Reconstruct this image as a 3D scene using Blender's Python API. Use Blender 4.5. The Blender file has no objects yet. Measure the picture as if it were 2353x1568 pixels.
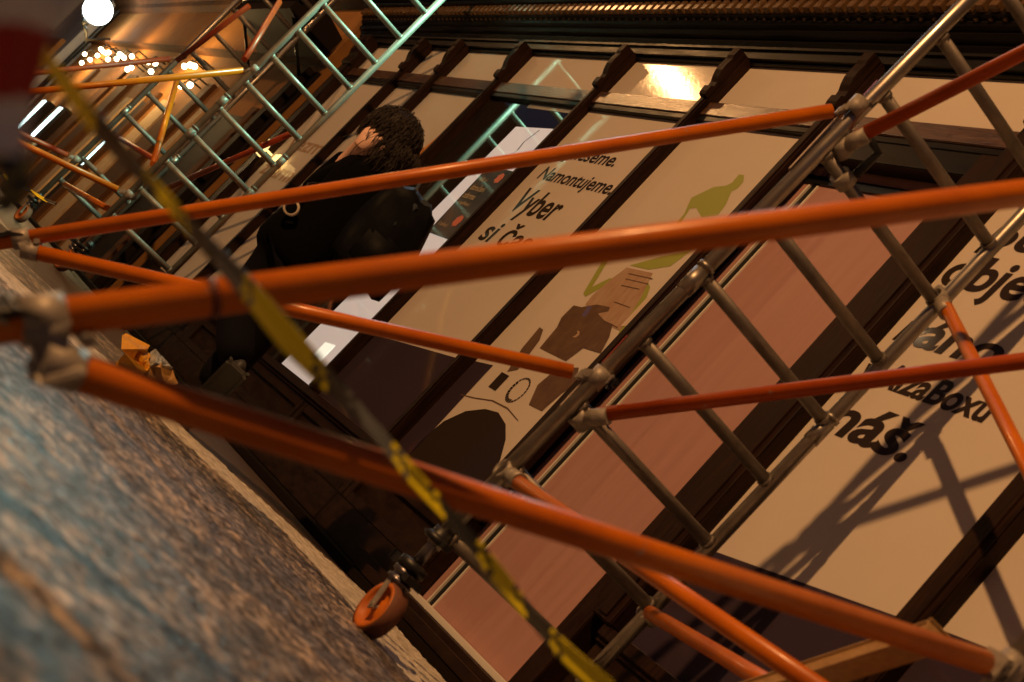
import bpy, bmesh, math, random
from mathutils import Vector, Matrix
random.seed(7)
S = bpy.context.scene
COL = S.collection
# ---------------------------------------------------------------- camera
H = 0.29                                            # lens height above the paving
AX_F = Vector((-0.89996702, 0.41193072, 0.14273205))  # looking direction
AX_R = Vector((0.3923433, 0.62255403, 0.67712127))    # right hand side of the picture
AX_U = Vector((-0.19006864, -0.66538677, 0.72189636)) # top of the picture
cd = bpy.data.cameras.new('camera'); cam = bpy.data.objects.new('camera', cd); COL.objects.link(cam)
m = Matrix((AX_R, AX_U, -AX_F)).transposed().to_4x4(); m.translation = (0, 0, H)
cam.matrix_world = m
cd.sensor_width = 23.5; cd.lens = 35.0; cd.clip_start = 0.02; cd.clip_end = 400
cd.dof.use_dof = True; cd.dof.focus_distance = 8.6; cd.dof.aperture_fstop = 2.5; cd.dof.aperture_blades = 9
S.camera = cam
# ---------------------------------------------------------------- world, lamps, exposure
w = bpy.data.worlds.new('World'); S.world = w; w.use_nodes = True
wn = w.node_tree.nodes; wn['Background'].inputs[0].default_value = (0.66, 0.62, 1.0, 1); wn['Background'].inputs[1].default_value = 0.030
S.view_settings.view_transform = 'Standard'; S.view_settings.look = 'None'
S.view_settings.exposure = -0.02; S.view_settings.gamma = 1.0
SODIUM = (1.0, 0.49, 0.17)
LAMPS = [  # x, y, z, power, colour, radius
    (-2.7, -5.7, 8.9, 4300, SODIUM, 0.13, 'sodium'),
    (-16.7, 0.0, 6.6, 360, SODIUM, 0.07, 'sodium'),
    (-17.6, -5.6, 7.5, 110, (1.0, 0.66, 0.34), 0.07, 'sodium'),
    (-11.2, 2.95, 5.9, 1700, (0.46, 1.0, 0.70), 0.12, 'mint'),
]
# photo measurement helper: where a sight line (photo pixel, 2353 wide) meets a real plane
def ray(px, py):
    return AX_F + AX_R * ((px - 1176.5) / 3504.0) - AX_U * ((py - 784.0) / 3504.0)
def onY(px, py, Y):
    d = ray(px, py); d = d * (Y / d.y); return Vector((d.x, d.y, d.z + H))
def onX(px, py, X):
    d = ray(px, py); d = d * (X / d.x); return Vector((d.x, d.y, d.z + H))
def onZ(px, py, z=0.0):
    d = ray(px, py); d = d * ((z - H) / d.z); return Vector((d.x, d.y, z))
def atR(px, py, r):
    d = ray(px, py); d = d * (r / math.hypot(d.x, d.y)); return Vector((d.x, d.y, d.z + H))
# ---------------------------------------------------------------- materials
MATS = {}
def mat(name, col, rough=0.6, metal=0.0, emit=None, es=0.0, coat=0.0, coat_r=0.05, noise=None, bump=None, wood=None, spec=0.5, wear=None):
    """noise=(scale, other colour, amount, stretch xyz)  bump=(scale, strength, distance)"""
    if name in MATS: return MATS[name]
    M = bpy.data.materials.new(name); M.use_nodes = True
    n = M.node_tree.nodes; L = M.node_tree.links; b = n['Principled BSDF']
    b.inputs['Base Color'].default_value = (*col, 1); b.inputs['Roughness'].default_value = rough
    b.inputs['Metallic'].default_value = metal; b.inputs['Specular IOR Level'].default_value = spec
    if coat: b.inputs['Coat Weight'].default_value = coat; b.inputs['Coat Roughness'].default_value = coat_r
    if emit: b.inputs['Emission Color'].default_value = (*emit, 1); b.inputs['Emission Strength'].default_value = es
    tc = n.new('ShaderNodeTexCoord')
    if noise:
        sc, oc, am, st = noise
        mp = n.new('ShaderNodeMapping'); mp.inputs['Scale'].default_value = st; L.new(tc.outputs['Object'], mp.inputs[0])
        nz = n.new('ShaderNodeTexNoise'); nz.inputs['Scale'].default_value = sc; nz.inputs['Detail'].default_value = 6; nz.inputs['Roughness'].default_value = 0.65
        L.new(mp.outputs[0], nz.inputs['Vector'])
        cr = n.new('ShaderNodeValToRGB'); cr.color_ramp.elements[0].position = 0.5 - 0.28 * (1.01 - am) - 0.02; cr.color_ramp.elements[1].position = 0.5 + 0.28 * (1.01 - am) + 0.02
        cr.color_ramp.elements[0].color = (*col, 1); cr.color_ramp.elements[1].color = (*oc, 1)
        L.new(nz.outputs[0], cr.inputs[0]); L.new(cr.outputs[0], b.inputs['Base Color'])
        mr = n.new('ShaderNodeMapRange'); mr.inputs[1].default_value = 0.3; mr.inputs[2].default_value = 0.7
        mr.inputs[3].default_value = max(0.03, rough - 0.1); mr.inputs[4].default_value = min(1, rough + 0.12)
        L.new(nz.outputs[0], mr.inputs[0]); L.new(mr.outputs[0], b.inputs['Roughness'])
    if wear:
        tx = n.new('ShaderNodeTexCoord'); w1 = n.new('ShaderNodeTexNoise'); w1.inputs['Scale'].default_value = wear[0]; w1.inputs['Detail'].default_value = 8; w1.inputs['Roughness'].default_value = 0.75
        L.new(tx.outputs['Object'], w1.inputs['Vector']); cw = n.new('ShaderNodeValToRGB'); cw.color_ramp.elements[0].position = wear[1]; cw.color_ramp.elements[1].position = wear[1] + 0.02
        cw.color_ramp.elements[0].color = (0, 0, 0, 1); cw.color_ramp.elements[1].color = (1, 1, 1, 1); L.new(w1.outputs[0], cw.inputs[0])
        mw = n.new('ShaderNodeMix'); mw.data_type = 'RGBA'; L.new(cw.outputs[0], mw.inputs[0]); src = b.inputs['Base Color'].links[0].from_socket
        L.new(src, mw.inputs[6]); mw.inputs[7].default_value = (*wear[2], 1); L.new(mw.outputs[2], b.inputs['Base Color'])
    if bump:
        nb = n.new('ShaderNodeTexNoise'); nb.inputs['Scale'].default_value = bump[0]; nb.inputs['Detail'].default_value = 5
        if wood:
            mp2 = n.new('ShaderNodeMapping'); mp2.inputs['Scale'].default_value = wood; L.new(tc.outputs['Object'], mp2.inputs[0]); L.new(mp2.outputs[0], nb.inputs['Vector'])
        else: L.new(tc.outputs['Object'], nb.inputs['Vector'])
        bp = n.new('ShaderNodeBump'); bp.inputs['Strength'].default_value = bump[1]; bp.inputs['Distance'].default_value = bump[2]
        L.new(nb.outputs[0], bp.inputs['Height']); L.new(bp.outputs[0], b.inputs['Normal'])
        if coat: L.new(bp.outputs[0], b.inputs['Coat Normal'])
    MATS[name] = M; return M
# long grain along Z (posts) or X (rails)
m_wood_v = mat('dark_wood_post', (0.008, 0.0035, 0.0022), 0.55, noise=(9, (0.028, 0.011, 0.006), 0.5, (6, 6, 0.5)), bump=(14, 0.35, 0.004), wood=(6, 6, 0.5), spec=0.14)
m_wood_h = mat('oak_rail', (0.040, 0.018, 0.008), 0.36, noise=(16, (0.12, 0.055, 0.022), 0.6, (0.5, 5, 7)), bump=(22, 0.6, 0.003), wood=(0.6, 6, 7), spec=0.4, coat=0.7, coat_r=0.24)
m_wood_k = mat('dark_wood_panel', (0.012, 0.006, 0.004), 0.5, noise=(7, (0.030, 0.015, 0.008), 0.5, (1, 4, 3)), bump=(14, 0.3, 0.003), spec=0.12)
m_black = mat('black_moulding', (0.005, 0.004, 0.0035), 0.42, noise=(9, (0.010, 0.007, 0.005), 0.4, (0.4, 3, 3)), bump=(8, 0.15, 0.004), wood=(0.5, 4, 4), spec=0.16)
m_dentil = mat('varnished_dentil', (0.10, 0.055, 0.024), 0.30, noise=(30, (0.16, 0.09, 0.04), 0.5, (1, 1, 1)), coat=0.5, coat_r=0.2)
m_fascia = mat('varnished_board', (0.13, 0.062, 0.024), 0.33, noise=(5, (0.26, 0.13, 0.05), 0.5, (0.4, 3, 6)), bump=(10, 0.5, 0.004), wood=(0.5, 5, 6), coat=0.4, coat_r=0.2)
m_paper = mat('white_window_film', (0.66, 0.60, 0.55), 0.85, spec=0.1, coat=0.45, coat_r=0.03, noise=(1.3, (0.60, 0.54, 0.49), 0.1, (1, 1, 1)), bump=(2.2, 0.05, 0.02))
m_paper2 = mat('white_window_film_dull', (0.60, 0.54, 0.49), 0.85, spec=0.1, coat=0.6, coat_r=0.13, noise=(2.3, (0.56, 0.50, 0.45), 0.1, (1, 1, 1)), bump=(45, 0.12, 0.004))
m_purple = mat('dark_plum_print', (0.036, 0.024, 0.040), 0.85, spec=0.1, coat=0.6, coat_r=0.05, noise=(3, (0.042, 0.028, 0.044), 0.2, (1, 1, 1)))
m_ink = mat('dark_brown_ink', (0.028, 0.018, 0.014), 0.85, spec=0.1, coat=0.4, coat_r=0.06)
m_ink2 = mat('brown_print', (0.10, 0.055, 0.036), 0.85, spec=0.1, coat=0.4, coat_r=0.06, noise=(14, (0.16, 0.10, 0.065), 0.4, (1, 1, 1)))
m_ink3 = mat('sand_print', (0.46, 0.33, 0.24), 0.85, spec=0.1, coat=0.4, coat_r=0.06, noise=(9, (0.36, 0.22, 0.14), 0.4, (3, 1, 1)))
m_olive = mat('olive_print', (0.30, 0.34, 0.035), 0.6, coat=0.4, coat_r=0.06)
m_orangepr = mat('orange_print', (0.75, 0.28, 0.035), 0.6, coat=0.5, coat_r=0.05)
m_pink = mat('pink_door_film', (0.37, 0.20, 0.185), 0.6, spec=0.3, coat=0.05, coat_r=0.3, noise=(5, (0.43, 0.25, 0.235), 0.25, (4, 1, 0.35)), bump=(6, 0.04, 0.01))
m_glass = mat('dark_glass', (0.010, 0.010, 0.011), 0.04, spec=1.0, coat=1.0, coat_r=0.02)
m_whitebar = mat('white_metal_strip', (0.72, 0.70, 0.66), 0.4, emit=(1, 0.98, 0.92), es=0.0)
m_litboard = mat('glowing_interior_board', (0.6, 0.58, 0.56), 0.6, emit=(0.95, 0.90, 0.86), es=0.34, coat=0.5, coat_r=0.04)  # own glow stands in for the white light inside the shop
m_litbox = mat('glowing_box', (0.8, 0.82, 0.75), 0.6, emit=(0.93, 1.0, 0.85), es=0.75)
m_screen = mat('poster_slate', (0.035, 0.038, 0.048), 0.35, coat=0.8, coat_r=0.08, noise=(2.5, (0.09, 0.10, 0.12), 0.3, (1, 1, 1)))
m_gold = mat('poster_letters', (0.48, 0.40, 0.26), 0.6)
m_coral = mat('poster_coral', (0.60, 0.18, 0.13), 0.6)
m_seal = mat('black_door_gap', (0.006, 0.006, 0.007), 0.35)
m_stone = mat('brown_render', (0.22, 0.10, 0.030), 0.85, spec=0.1, noise=(2.2, (0.32, 0.155, 0.055), 0.4, (1, 1, 1)), bump=(30, 0.3, 0.01))
m_stone_d = mat('umber_render', (0.060, 0.027, 0.012), 0.85, spec=0.1, noise=(3, (0.12, 0.06, 0.03), 0.4, (1, 1, 0.4)), bump=(30, 0.3, 0.01))
m_stone_l = mat('sand_stone', (0.50, 0.38, 0.24), 0.85, noise=(8, (0.40, 0.30, 0.18), 0.4, (1, 1, 1)), bump=(30, 0.3, 0.01))
m_stone_g = mat('grey_render', (0.42, 0.40, 0.38), 0.8, noise=(2, (0.34, 0.33, 0.32), 0.4, (1, 1, 1)))
m_doord = mat('dark_doorway', (0.014, 0.009, 0.007), 0.7, spec=0.1)
m_mint = mat('mint_glow', (0.8, 0.9, 0.9), 0.4, emit=(0.70, 1.0, 0.98), es=5.0)
m_bulb = mat('warm_bulb', (1, 0.9, 0.7), 0.4, emit=(1.0, 0.84, 0.50), es=16.0)
m_bulb2 = mat('amber_lamp', (1, 0.8, 0.5), 0.4, emit=(1.0, 0.70, 0.26), es=1.6)
m_globe = mat('globe_glass', (0.9, 0.95, 0.95), 0.3, emit=(0.86, 1.0, 0.97), es=9.0)
m_neonred = mat('red_neon', (1, 0.3, 0.25), 0.4, emit=(1.0, 0.13, 0.08), es=2.2)
m_neonwh = mat('pink_white_neon', (1, 0.8, 0.8), 0.4, emit=(1.0, 0.80, 0.76), es=5.0)
m_redpanel = mat('red_sign_panel', (0.30, 0.07, 0.06), 0.5, emit=(0.6, 0.13, 0.09), es=0.30)
m_iron = mat('black_iron', (0.015, 0.017, 0.017), 0.45, metal=0.4)
m_alu = mat('scratched_aluminium', (0.42, 0.39, 0.36), 0.36, metal=0.85, noise=(14, (0.24, 0.22, 0.20), 0.4, (1, 1, 0.6)), bump=(40, 0.15, 0.002))
m_alu2 = mat('matt_aluminium', (0.30, 0.31, 0.28), 0.5, metal=0.35, noise=(14, (0.17, 0.17, 0.15), 0.4, (1, 1, 0.6)))
m_alu_r = mat('dull_aluminium_rung', (0.27, 0.24, 0.22), 0.52, metal=0.7, noise=(16, (0.14, 0.125, 0.11), 0.4, (1, 0.5, 1)), bump=(40, 0.2, 0.002))
m_clamp = mat('cast_clamp', (0.40, 0.36, 0.32), 0.55, metal=0.2, noise=(30, (0.20, 0.18, 0.16), 0.4, (1, 1, 1)), bump=(60, 0.3, 0.002))
m_knob = mat('black_knob', (0.010, 0.010, 0.011), 0.45)
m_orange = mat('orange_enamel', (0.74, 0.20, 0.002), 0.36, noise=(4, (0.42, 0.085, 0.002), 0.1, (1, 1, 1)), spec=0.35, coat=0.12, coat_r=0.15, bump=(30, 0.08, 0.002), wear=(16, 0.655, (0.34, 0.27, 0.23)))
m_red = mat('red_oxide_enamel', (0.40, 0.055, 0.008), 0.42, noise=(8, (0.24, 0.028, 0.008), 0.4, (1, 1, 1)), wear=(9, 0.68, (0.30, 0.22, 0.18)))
m_worn = mat('worn_red_orange_enamel', (0.50, 0.085, 0.004), 0.42, spec=0.3, noise=(5, (0.30, 0.045, 0.004), 0.2, (1, 1, 1)), wear=(14, 0.65, (0.36, 0.28, 0.22)))
m_sticker = mat('pale_sticker', (0.60, 0.50, 0.42), 0.6)
m_mark = mat('sticker_print', (0.02, 0.015, 0.015), 0.6)
m_redmark = mat('red_tape_band', (0.55, 0.045, 0.02), 0.5)
m_wheel = mat('orange_rubber', (0.62, 0.17, 0.012), 0.55, noise=(9, (0.42, 0.10, 0.012), 0.4, (1, 1, 1)), bump=(30, 0.2, 0.003))
m_tread = mat('worn_brown_tread', (0.13, 0.045, 0.025), 0.75, noise=(12, (0.20, 0.08, 0.045), 0.4, (1, 1, 1)))
m_steel = mat('dark_zinc', (0.20, 0.19, 0.22), 0.32, metal=0.9)
m_plank = mat('pine_plank', (0.44, 0.27, 0.11), 0.6, noise=(10, (0.33, 0.19, 0.075), 0.5, (0.5, 6, 6)), bump=(20, 0.4, 0.003), wood=(0.6, 8, 8))
m_ty = mat('yellow_tape', (0.98, 0.86, 0.006), 0.5); m_tb = mat('black_tape', (0.018, 0.022, 0.026), 0.30)
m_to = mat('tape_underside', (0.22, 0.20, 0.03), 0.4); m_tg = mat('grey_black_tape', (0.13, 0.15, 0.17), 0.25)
m_tr = mat('red_tape', (0.42, 0.022, 0.02), 0.4); m_tw = mat('white_tape', (0.80, 0.84, 0.92), 0.4)
m_skin = mat('skin', (0.80, 0.52, 0.42), 0.5, noise=(8, (0.72, 0.44, 0.34), 0.3, (1, 1, 1)))
m_coat = mat('black_wool', (0.003, 0.003, 0.0035), 0.95, bump=(60, 0.5, 0.004), spec=0.05)
m_trou = mat('black_cotton', (0.005, 0.005, 0.007), 0.9, bump=(40, 0.4, 0.004), spec=0.08)
m_bag = mat('black_nylon', (0.004, 0.0045, 0.006), 0.6, bump=(12, 0.5, 0.010), spec=0.1)
m_strap = mat('slate_webbing', (0.035, 0.05, 0.07), 0.6, bump=(90, 0.4, 0.002))
m_hair = mat('dark_brown_hair', (0.024, 0.017, 0.014), 0.55, spec=0.3)
m_shoe = mat('grey_shoe', (0.035, 0.037, 0.04), 0.6); m_sole = mat('shoe_sole', (0.03, 0.03, 0.03), 0.7)
m_ring = mat('pale_ring', (0.62, 0.55, 0.44), 0.4)
m_crisp = mat('yellow_packet', (0.80, 0.42, 0.03), 0.35, noise=(30, (0.60, 0.27, 0.02), 0.3, (1, 3, 1)), bump=(14, 0.6, 0.01))
m_crispw = mat('silver_packet', (0.55, 0.58, 0.58), 0.3, noise=(40, (0.12, 0.15, 0.17), 0.6, (1, 4, 1)), bump=(20, 0.6, 0.01))
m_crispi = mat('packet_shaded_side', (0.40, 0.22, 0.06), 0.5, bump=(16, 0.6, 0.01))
# ---------------------------------------------------------------- mesh helpers
def finish(name, bm, m, parent=None, smooth=False):
    me = bpy.data.meshes.new(name)
    bmesh.ops.recalc_face_normals(bm, faces=bm.faces[:]); bm.to_mesh(me); bm.free()
    for mm in (m if isinstance(m, (list, tuple)) else [m]): me.materials.append(mm)
    if smooth:
        for p in me.polygons: p.use_smooth = True
    o = bpy.data.objects.new(name, me); COL.objects.link(o)
    if parent:
        o.parent = parent; o.matrix_parent_inverse = Matrix.Identity(4)
        o.matrix_local = world_of(parent).inverted()
    return o
WORLD = {}
def world_of(o):
    return WORLD.get(o.name, Matrix.Identity(4))
def thing(name, label, cat, loc=(0, 0, 0), group=None):
    o = bpy.data.objects.new(name, None); COL.objects.link(o); o.location = loc; o.empty_display_size = 0.1
    WORLD[o.name] = Matrix.Translation(Vector(loc)); o['label'] = label; o['category'] = cat
    if group: o['group'] = group
    return o
def tag(o, label, cat, group=None):
    o['label'] = label; o['category'] = cat
    if group: o['group'] = group
    return o
def box(bm, x0, x1, y0, y1, z0, z1, bev=0.0, mi=0):
    r = bmesh.ops.create_cube(bm, size=1.0)
    for v in r['verts']: v.co = Vector(((x0 + x1) / 2 + v.co.x * (x1 - x0), (y0 + y1) / 2 + v.co.y * (y1 - y0), (z0 + z1) / 2 + v.co.z * (z1 - z0)))
    fs = set(f for v in r['verts'] for f in v.link_faces)
    for f in fs: f.material_index = mi
    if bev: bmesh.ops.bevel(bm, geom=list(set(e for f in fs for e in f.edges)), offset=bev, segments=2, affect='EDGES')
def obox(bm, c, ax, ay, az, sx, sy, sz, bev=0.0, mi=0):
    r = bmesh.ops.create_cube(bm, size=1.0)
    for v in r['verts']: v.co = c + ax * (v.co.x * sx) + ay * (v.co.y * sy) + az * (v.co.z * sz)
    fs = set(f for v in r['verts'] for f in v.link_faces)
    for f in fs: f.material_index = mi
    if bev: bmesh.ops.bevel(bm, geom=list(set(e for f in fs for e in f.edges)), offset=bev, segments=2, affect='EDGES')
def frame_of(d):
    d = d.normalized(); a = Vector((0, 0, 1)) if abs(d.z) < 0.9 else Vector((1, 0, 0))
    u = d.cross(a).normalized(); return u, d.cross(u).normalized()
def tube(bm, pts, r, n=14, closed=True, mi=0, rr=None):
    pts = [Vector(p) for p in pts]; rings = []
    for i, p in enumerate(pts):
        d = (pts[min(i + 1, len(pts) - 1)] - pts[max(i - 1, 0)]); u, v = frame_of(d)
        if i and len(pts) > 2:            # keep the frame from flipping
            u = (pu - d.normalized() * pu.dot(d.normalized())).normalized(); v = d.normalized().cross(u)
        pu = u; q = rr[i] if rr else r
        rings.append([bm.verts.new(p + (u * math.cos(2 * math.pi * k / n) + v * math.sin(2 * math.pi * k / n)) * q) for k in range(n)])
    for a, b in zip(rings, rings[1:]):
        for k in range(n):
            f = bm.faces.new((a[k], a[(k + 1) % n], b[(k + 1) % n], b[k])); f.smooth = True; f.material_index = mi
    if closed:
        for rg in (rings[0], rings[-1]):
            f = bm.faces.new(rg); f.material_index = mi
def hollow(bm, a, b, r, t=0.004, n=16):
    a, b = Vector(a), Vector(b); u, v = frame_of(b - a)
    R = []
    for p, q in ((a, r), (b, r), (b, r - t), (a, r - t)):
        R.append([bm.verts.new(p + (u * math.cos(2 * math.pi * k / n) + v * math.sin(2 * math.pi * k / n)) * q) for k in range(n)])
    for i in range(4):
        A, B = R[i], R[(i + 1) % 4]
        for k in range(n): f = bm.faces.new((A[k], A[(k + 1) % n], B[(k + 1) % n], B[k])); f.smooth = i in (0, 2)
def poly(bm, pts, t=None, mi=0):
    """flat polygon; t = thickness vector"""
    vs = [bm.verts.new(p) for p in pts]; f = bm.faces.new(vs); f.material_index = mi
    if t is not None:
        r = bmesh.ops.extrude_face_region(bm, geom=[f])
        for v in [g for g in r['geom'] if isinstance(g, bmesh.types.BMVert)]: v.co += t
def profile_x(bm, prof, x0, x1):
    """prof: list of (y, z), swept along x"""
    a = [bm.verts.new((x0, y, z)) for y, z in prof]; b = [bm.verts.new((x1, y, z)) for y, z in prof]
    n = len(prof)
    for i in range(n): bm.faces.new((a[i], a[(i + 1) % n], b[(i + 1) % n], b[i]))
    bm.faces.new(a); bm.faces.new(b)
def lathe(bm, c, axis, prof, n=28, mi=0):
    u, v = frame_of(axis); axis = axis.normalized(); rings = []
    for d, r in prof:
        rings.append([bm.verts.new(c + axis * d + (u * math.cos(2 * math.pi * k / n) + v * math.sin(2 * math.pi * k / n)) * max(r, 1e-4)) for k in range(n)])
    for a, b in zip(rings, rings[1:]):
        for k in range(n): f = bm.faces.new((a[k], a[(k + 1) % n], b[(k + 1) % n], b[k])); f.smooth = True; f.material_index = mi
def text(name, body, x0, x1, zb, ztop, y, m, parent, shear=0.0, fat=0.0, ref='H', slope=0.0):
    """lettering from x0 to x1, base line zb, top of tall letters ztop, on the plane y"""
    def mk(s):
        c = bpy.data.curves.new('letters', 'FONT'); c.body = s; c.shear = shear; c.offset = fat; c.size = 1.0
        o = bpy.data.objects.new('letters', c); COL.objects.link(o)
        dg = bpy.context.evaluated_depsgraph_get(); dg.update()
        me = bpy.data.meshes.new_from_object(o.evaluated_get(dg)); bpy.data.objects.remove(o); bpy.data.curves.remove(c); return me
    me = mk(body); rf = mk(ref); hh = max(v.co.y for v in rf.vertices); bpy.data.meshes.remove(rf)
    xs = [v.co.x for v in me.vertices]; a, b = min(xs), max(xs); sx = (x1 - x0) / (b - a); sz = (ztop - zb) / hh
    for v in me.vertices:
        X = x0 + (v.co.x - a) * sx; v.co = Vector((X, y, zb + v.co.y * sz + (X - x0) * slope))
    me.name = name; me.materials.clear(); me.materials.append(m)
    o = bpy.data.objects.new(name, me); COL.objects.link(o)
    o.parent = parent; o.matrix_local = world_of(parent).inverted(); return o
def copy_tree(o, parent=None):
    c = o.copy(); COL.objects.link(c)
    if parent: c.parent = parent
    for ch in list(o.children): copy_tree(ch, c)
    return c
# ---------------------------------------------------------------- ground
def ground():
    # rough granite paving around the camera, dark asphalt beyond
    M = bpy.data.materials.new('granite_paving'); M.use_nodes = True
    n = M.node_tree.nodes; L = M.node_tree.links; b = n['Principled BSDF']; tc = n.new('ShaderNodeTexCoord')
    n1 = n.new('ShaderNodeTexNoise'); n1.inputs['Scale'].default_value = 24; n1.inputs['Detail'].default_value = 7; n1.inputs['Roughness'].default_value = 0.7
    n2 = n.new('ShaderNodeTexNoise'); n2.inputs['Scale'].default_value = 3.2; n2.inputs['Detail'].default_value = 5
    vo = n.new('ShaderNodeTexVoronoi'); vo.inputs['Scale'].default_value = 38; vo.feature = 'F1'
    for t in (n1, n2, vo): L.new(tc.outputs['Object'], t.inputs['Vector'])
    r1 = n.new('ShaderNodeValToRGB'); e = r1.color_ramp.elements
    e[0].position = 0.40; e[0].color = (0.018, 0.016, 0.016, 1); e[1].position = 0.60; e[1].color = (0.74, 0.70, 0.66, 1)
    k = r1.color_ramp.elements.new(0.49); k.color = (0.19, 0.175, 0.165, 1)
    L.new(n1.outputs[0], r1.inputs[0])
    r2 = n.new('ShaderNodeValToRGB'); e = r2.color_ramp.elements
    e[0].position = 0.44; e[0].color = (0.42, 0.42, 0.46, 1); e[1].position = 0.57; e[1].color = (1.0, 0.86, 0.72, 1)
    L.new(n2.outputs[0], r2.inputs[0])
    mx = n.new('ShaderNodeMix'); mx.data_type = 'RGBA'; mx.blend_type = 'MULTIPLY'; mx.inputs[0].default_value = 1
    L.new(r1.outputs[0], mx.inputs[6]); L.new(r2.outputs[0], mx.inputs[7]); L.new(mx.outputs[2], b.inputs['Base Color'])
    v2 = n.new('ShaderNodeTexVoronoi'); v2.inputs['Scale'].default_value = 21; L.new(tc.outputs['Object'], v2.inputs['Vector'])
    r3 = n.new('ShaderNodeValToRGB'); r3.color_ramp.elements[0].position = 0.10; r3.color_ramp.elements[0].color = (0.05, 0.045, 0.045, 1); r3.color_ramp.elements[1].position = 0.42; r3.color_ramp.elements[1].color = (1, 1, 1, 1)
    L.new(v2.outputs['Distance'], r3.inputs[0]); m3 = n.new('ShaderNodeMix'); m3.data_type = 'RGBA'; m3.blend_type = 'MULTIPLY'; m3.inputs[0].default_value = 0.85
    L.new(mx.outputs[2], m3.inputs[6]); L.new(r3.outputs[0], m3.inputs[7]); L.new(m3.outputs[2], b.inputs['Base Color'])
    b.inputs['Roughness'].default_value = 0.42; b.inputs['Specular IOR Level'].default_value = 0.45
    ad = n.new('ShaderNodeMath'); ad.operation = 'MULTIPLY_ADD'; ad.inputs[1].default_value = 0.5
    L.new(vo.outputs['Distance'], ad.inputs[0]); L.new(n1.outputs[0], ad.inputs[2])
    bp = n.new('ShaderNodeBump'); bp.inputs['Strength'].default_value = 1.0; bp.inputs['Distance'].default_value = 0.022
    L.new(ad.outputs[0], bp.inputs['Height']); L.new(bp.outputs[0], b.inputs['Normal'])
    MP = mat('pale_stone_course', (0.80, 0.77, 0.70), 0.7, noise=(20, (0.36, 0.33, 0.29), 0.5, (0.6, 1, 1)), bump=(40, 1.0, 0.012))
    bm = bmesh.new(); poly(bm, [(-6.1, -6, 0.001), (8, -6, 0.001), (8, 3.12, 0.001), (-6.1, 3.12, 0.001)])
    o = finish('pavement', bm, M); o['kind'] = 'structure'
    # the rough, hand-dressed surface that can be seen, as real relief
    from mathutils import noise as NZ
    nx, ny = 390, 215; X0, X1, Y0, Y1 = -6.1, -0.3, -0.10, 3.12; vs = []; fs = []; mi = []
    for j in range(ny + 1):
        for i in range(nx + 1):
            u = i / nx; x = X1 + (X0 - X1) * (0.45 * u + 0.55 * u * u); y = Y0 + (Y1 - Y0) * j / ny
            h = 0.5 + 0.5 * NZ.noise(Vector((x * 7, y * 7, 0))) ; h2 = 0.5 + 0.5 * NZ.noise(Vector((x * 34, y * 34, 3))); h3 = abs(NZ.noise(Vector((x * 75, y * 75, 9))))
            vs.append((x, y, 0.003 + 0.006 * h + 0.011 * max(0, h2 - 0.22) + 0.003 * h3))
            if i < nx and j < ny: a_ = j * (nx + 1) + i; fs.append((a_, a_ + 1, a_ + nx + 2, a_ + nx + 1)); mi.append(1 if (y > 2.35 + 0.03 * math.sin(x * 5) or x < -5.35 + 0.05 * math.sin(y * 7)) else 0)
    me = bpy.data.meshes.new('pavement'); me.from_pydata(vs, [], fs); me.materials.append(M); me.materials.append(MP)
    me.polygons.foreach_set('material_index', mi); me.polygons.foreach_set('use_smooth', [True] * len(fs)); me.update()
    o = bpy.data.objects.new('pavement', me); COL.objects.link(o); o['kind'] = 'structure'
    bm = bmesh.new(); poly(bm, [(-8.1, -6, 0.003), (-6.1, -6, 0.003), (-6.1, 2.1, 0.003), (-8.05, 2.1, 0.003)])
    o = finish('pavement', bm, M); o['kind'] = 'structure'
    md = mat('dark_asphalt', (0.050, 0.030, 0.018), 0.55, noise=(10, (0.085, 0.050, 0.030), 0.5, (1, 1, 1)), bump=(24, 0.8, 0.02))
    bm = bmesh.new(); box(bm, -140, 40, -60, 30, -0.5, 0.0); o = finish('ground', bm, md); o['kind'] = 'structure'
    mk = mat('kerb_stone', (0.30, 0.31, 0.30), 0.6, noise=(6, (0.20, 0.20, 0.19), 0.5, (0.3, 2, 1)), bump=(20, 0.6, 0.01))
    bm = bmesh.new(); box(bm, -22, -8.4, 1.02, 1.30, 0.0, 0.06, 0.008); box(bm, -22, -8.4, 0.55, 0.72, 0.0, 0.03, 0.005)
    o = finish('kerb', bm, mk); o['kind'] = 'structure'
    bm = bmesh.new(); box(bm, -24, 6, 3.14, 3.42, 0.0, 0.045, 0.006); o = finish('kerb', bm, mat('dark_kerb', (0.012, 0.008, 0.006), 0.95, spec=0.03, bump=(20, 0.6, 0.01))); o['kind'] = 'structure'
ground()
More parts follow.
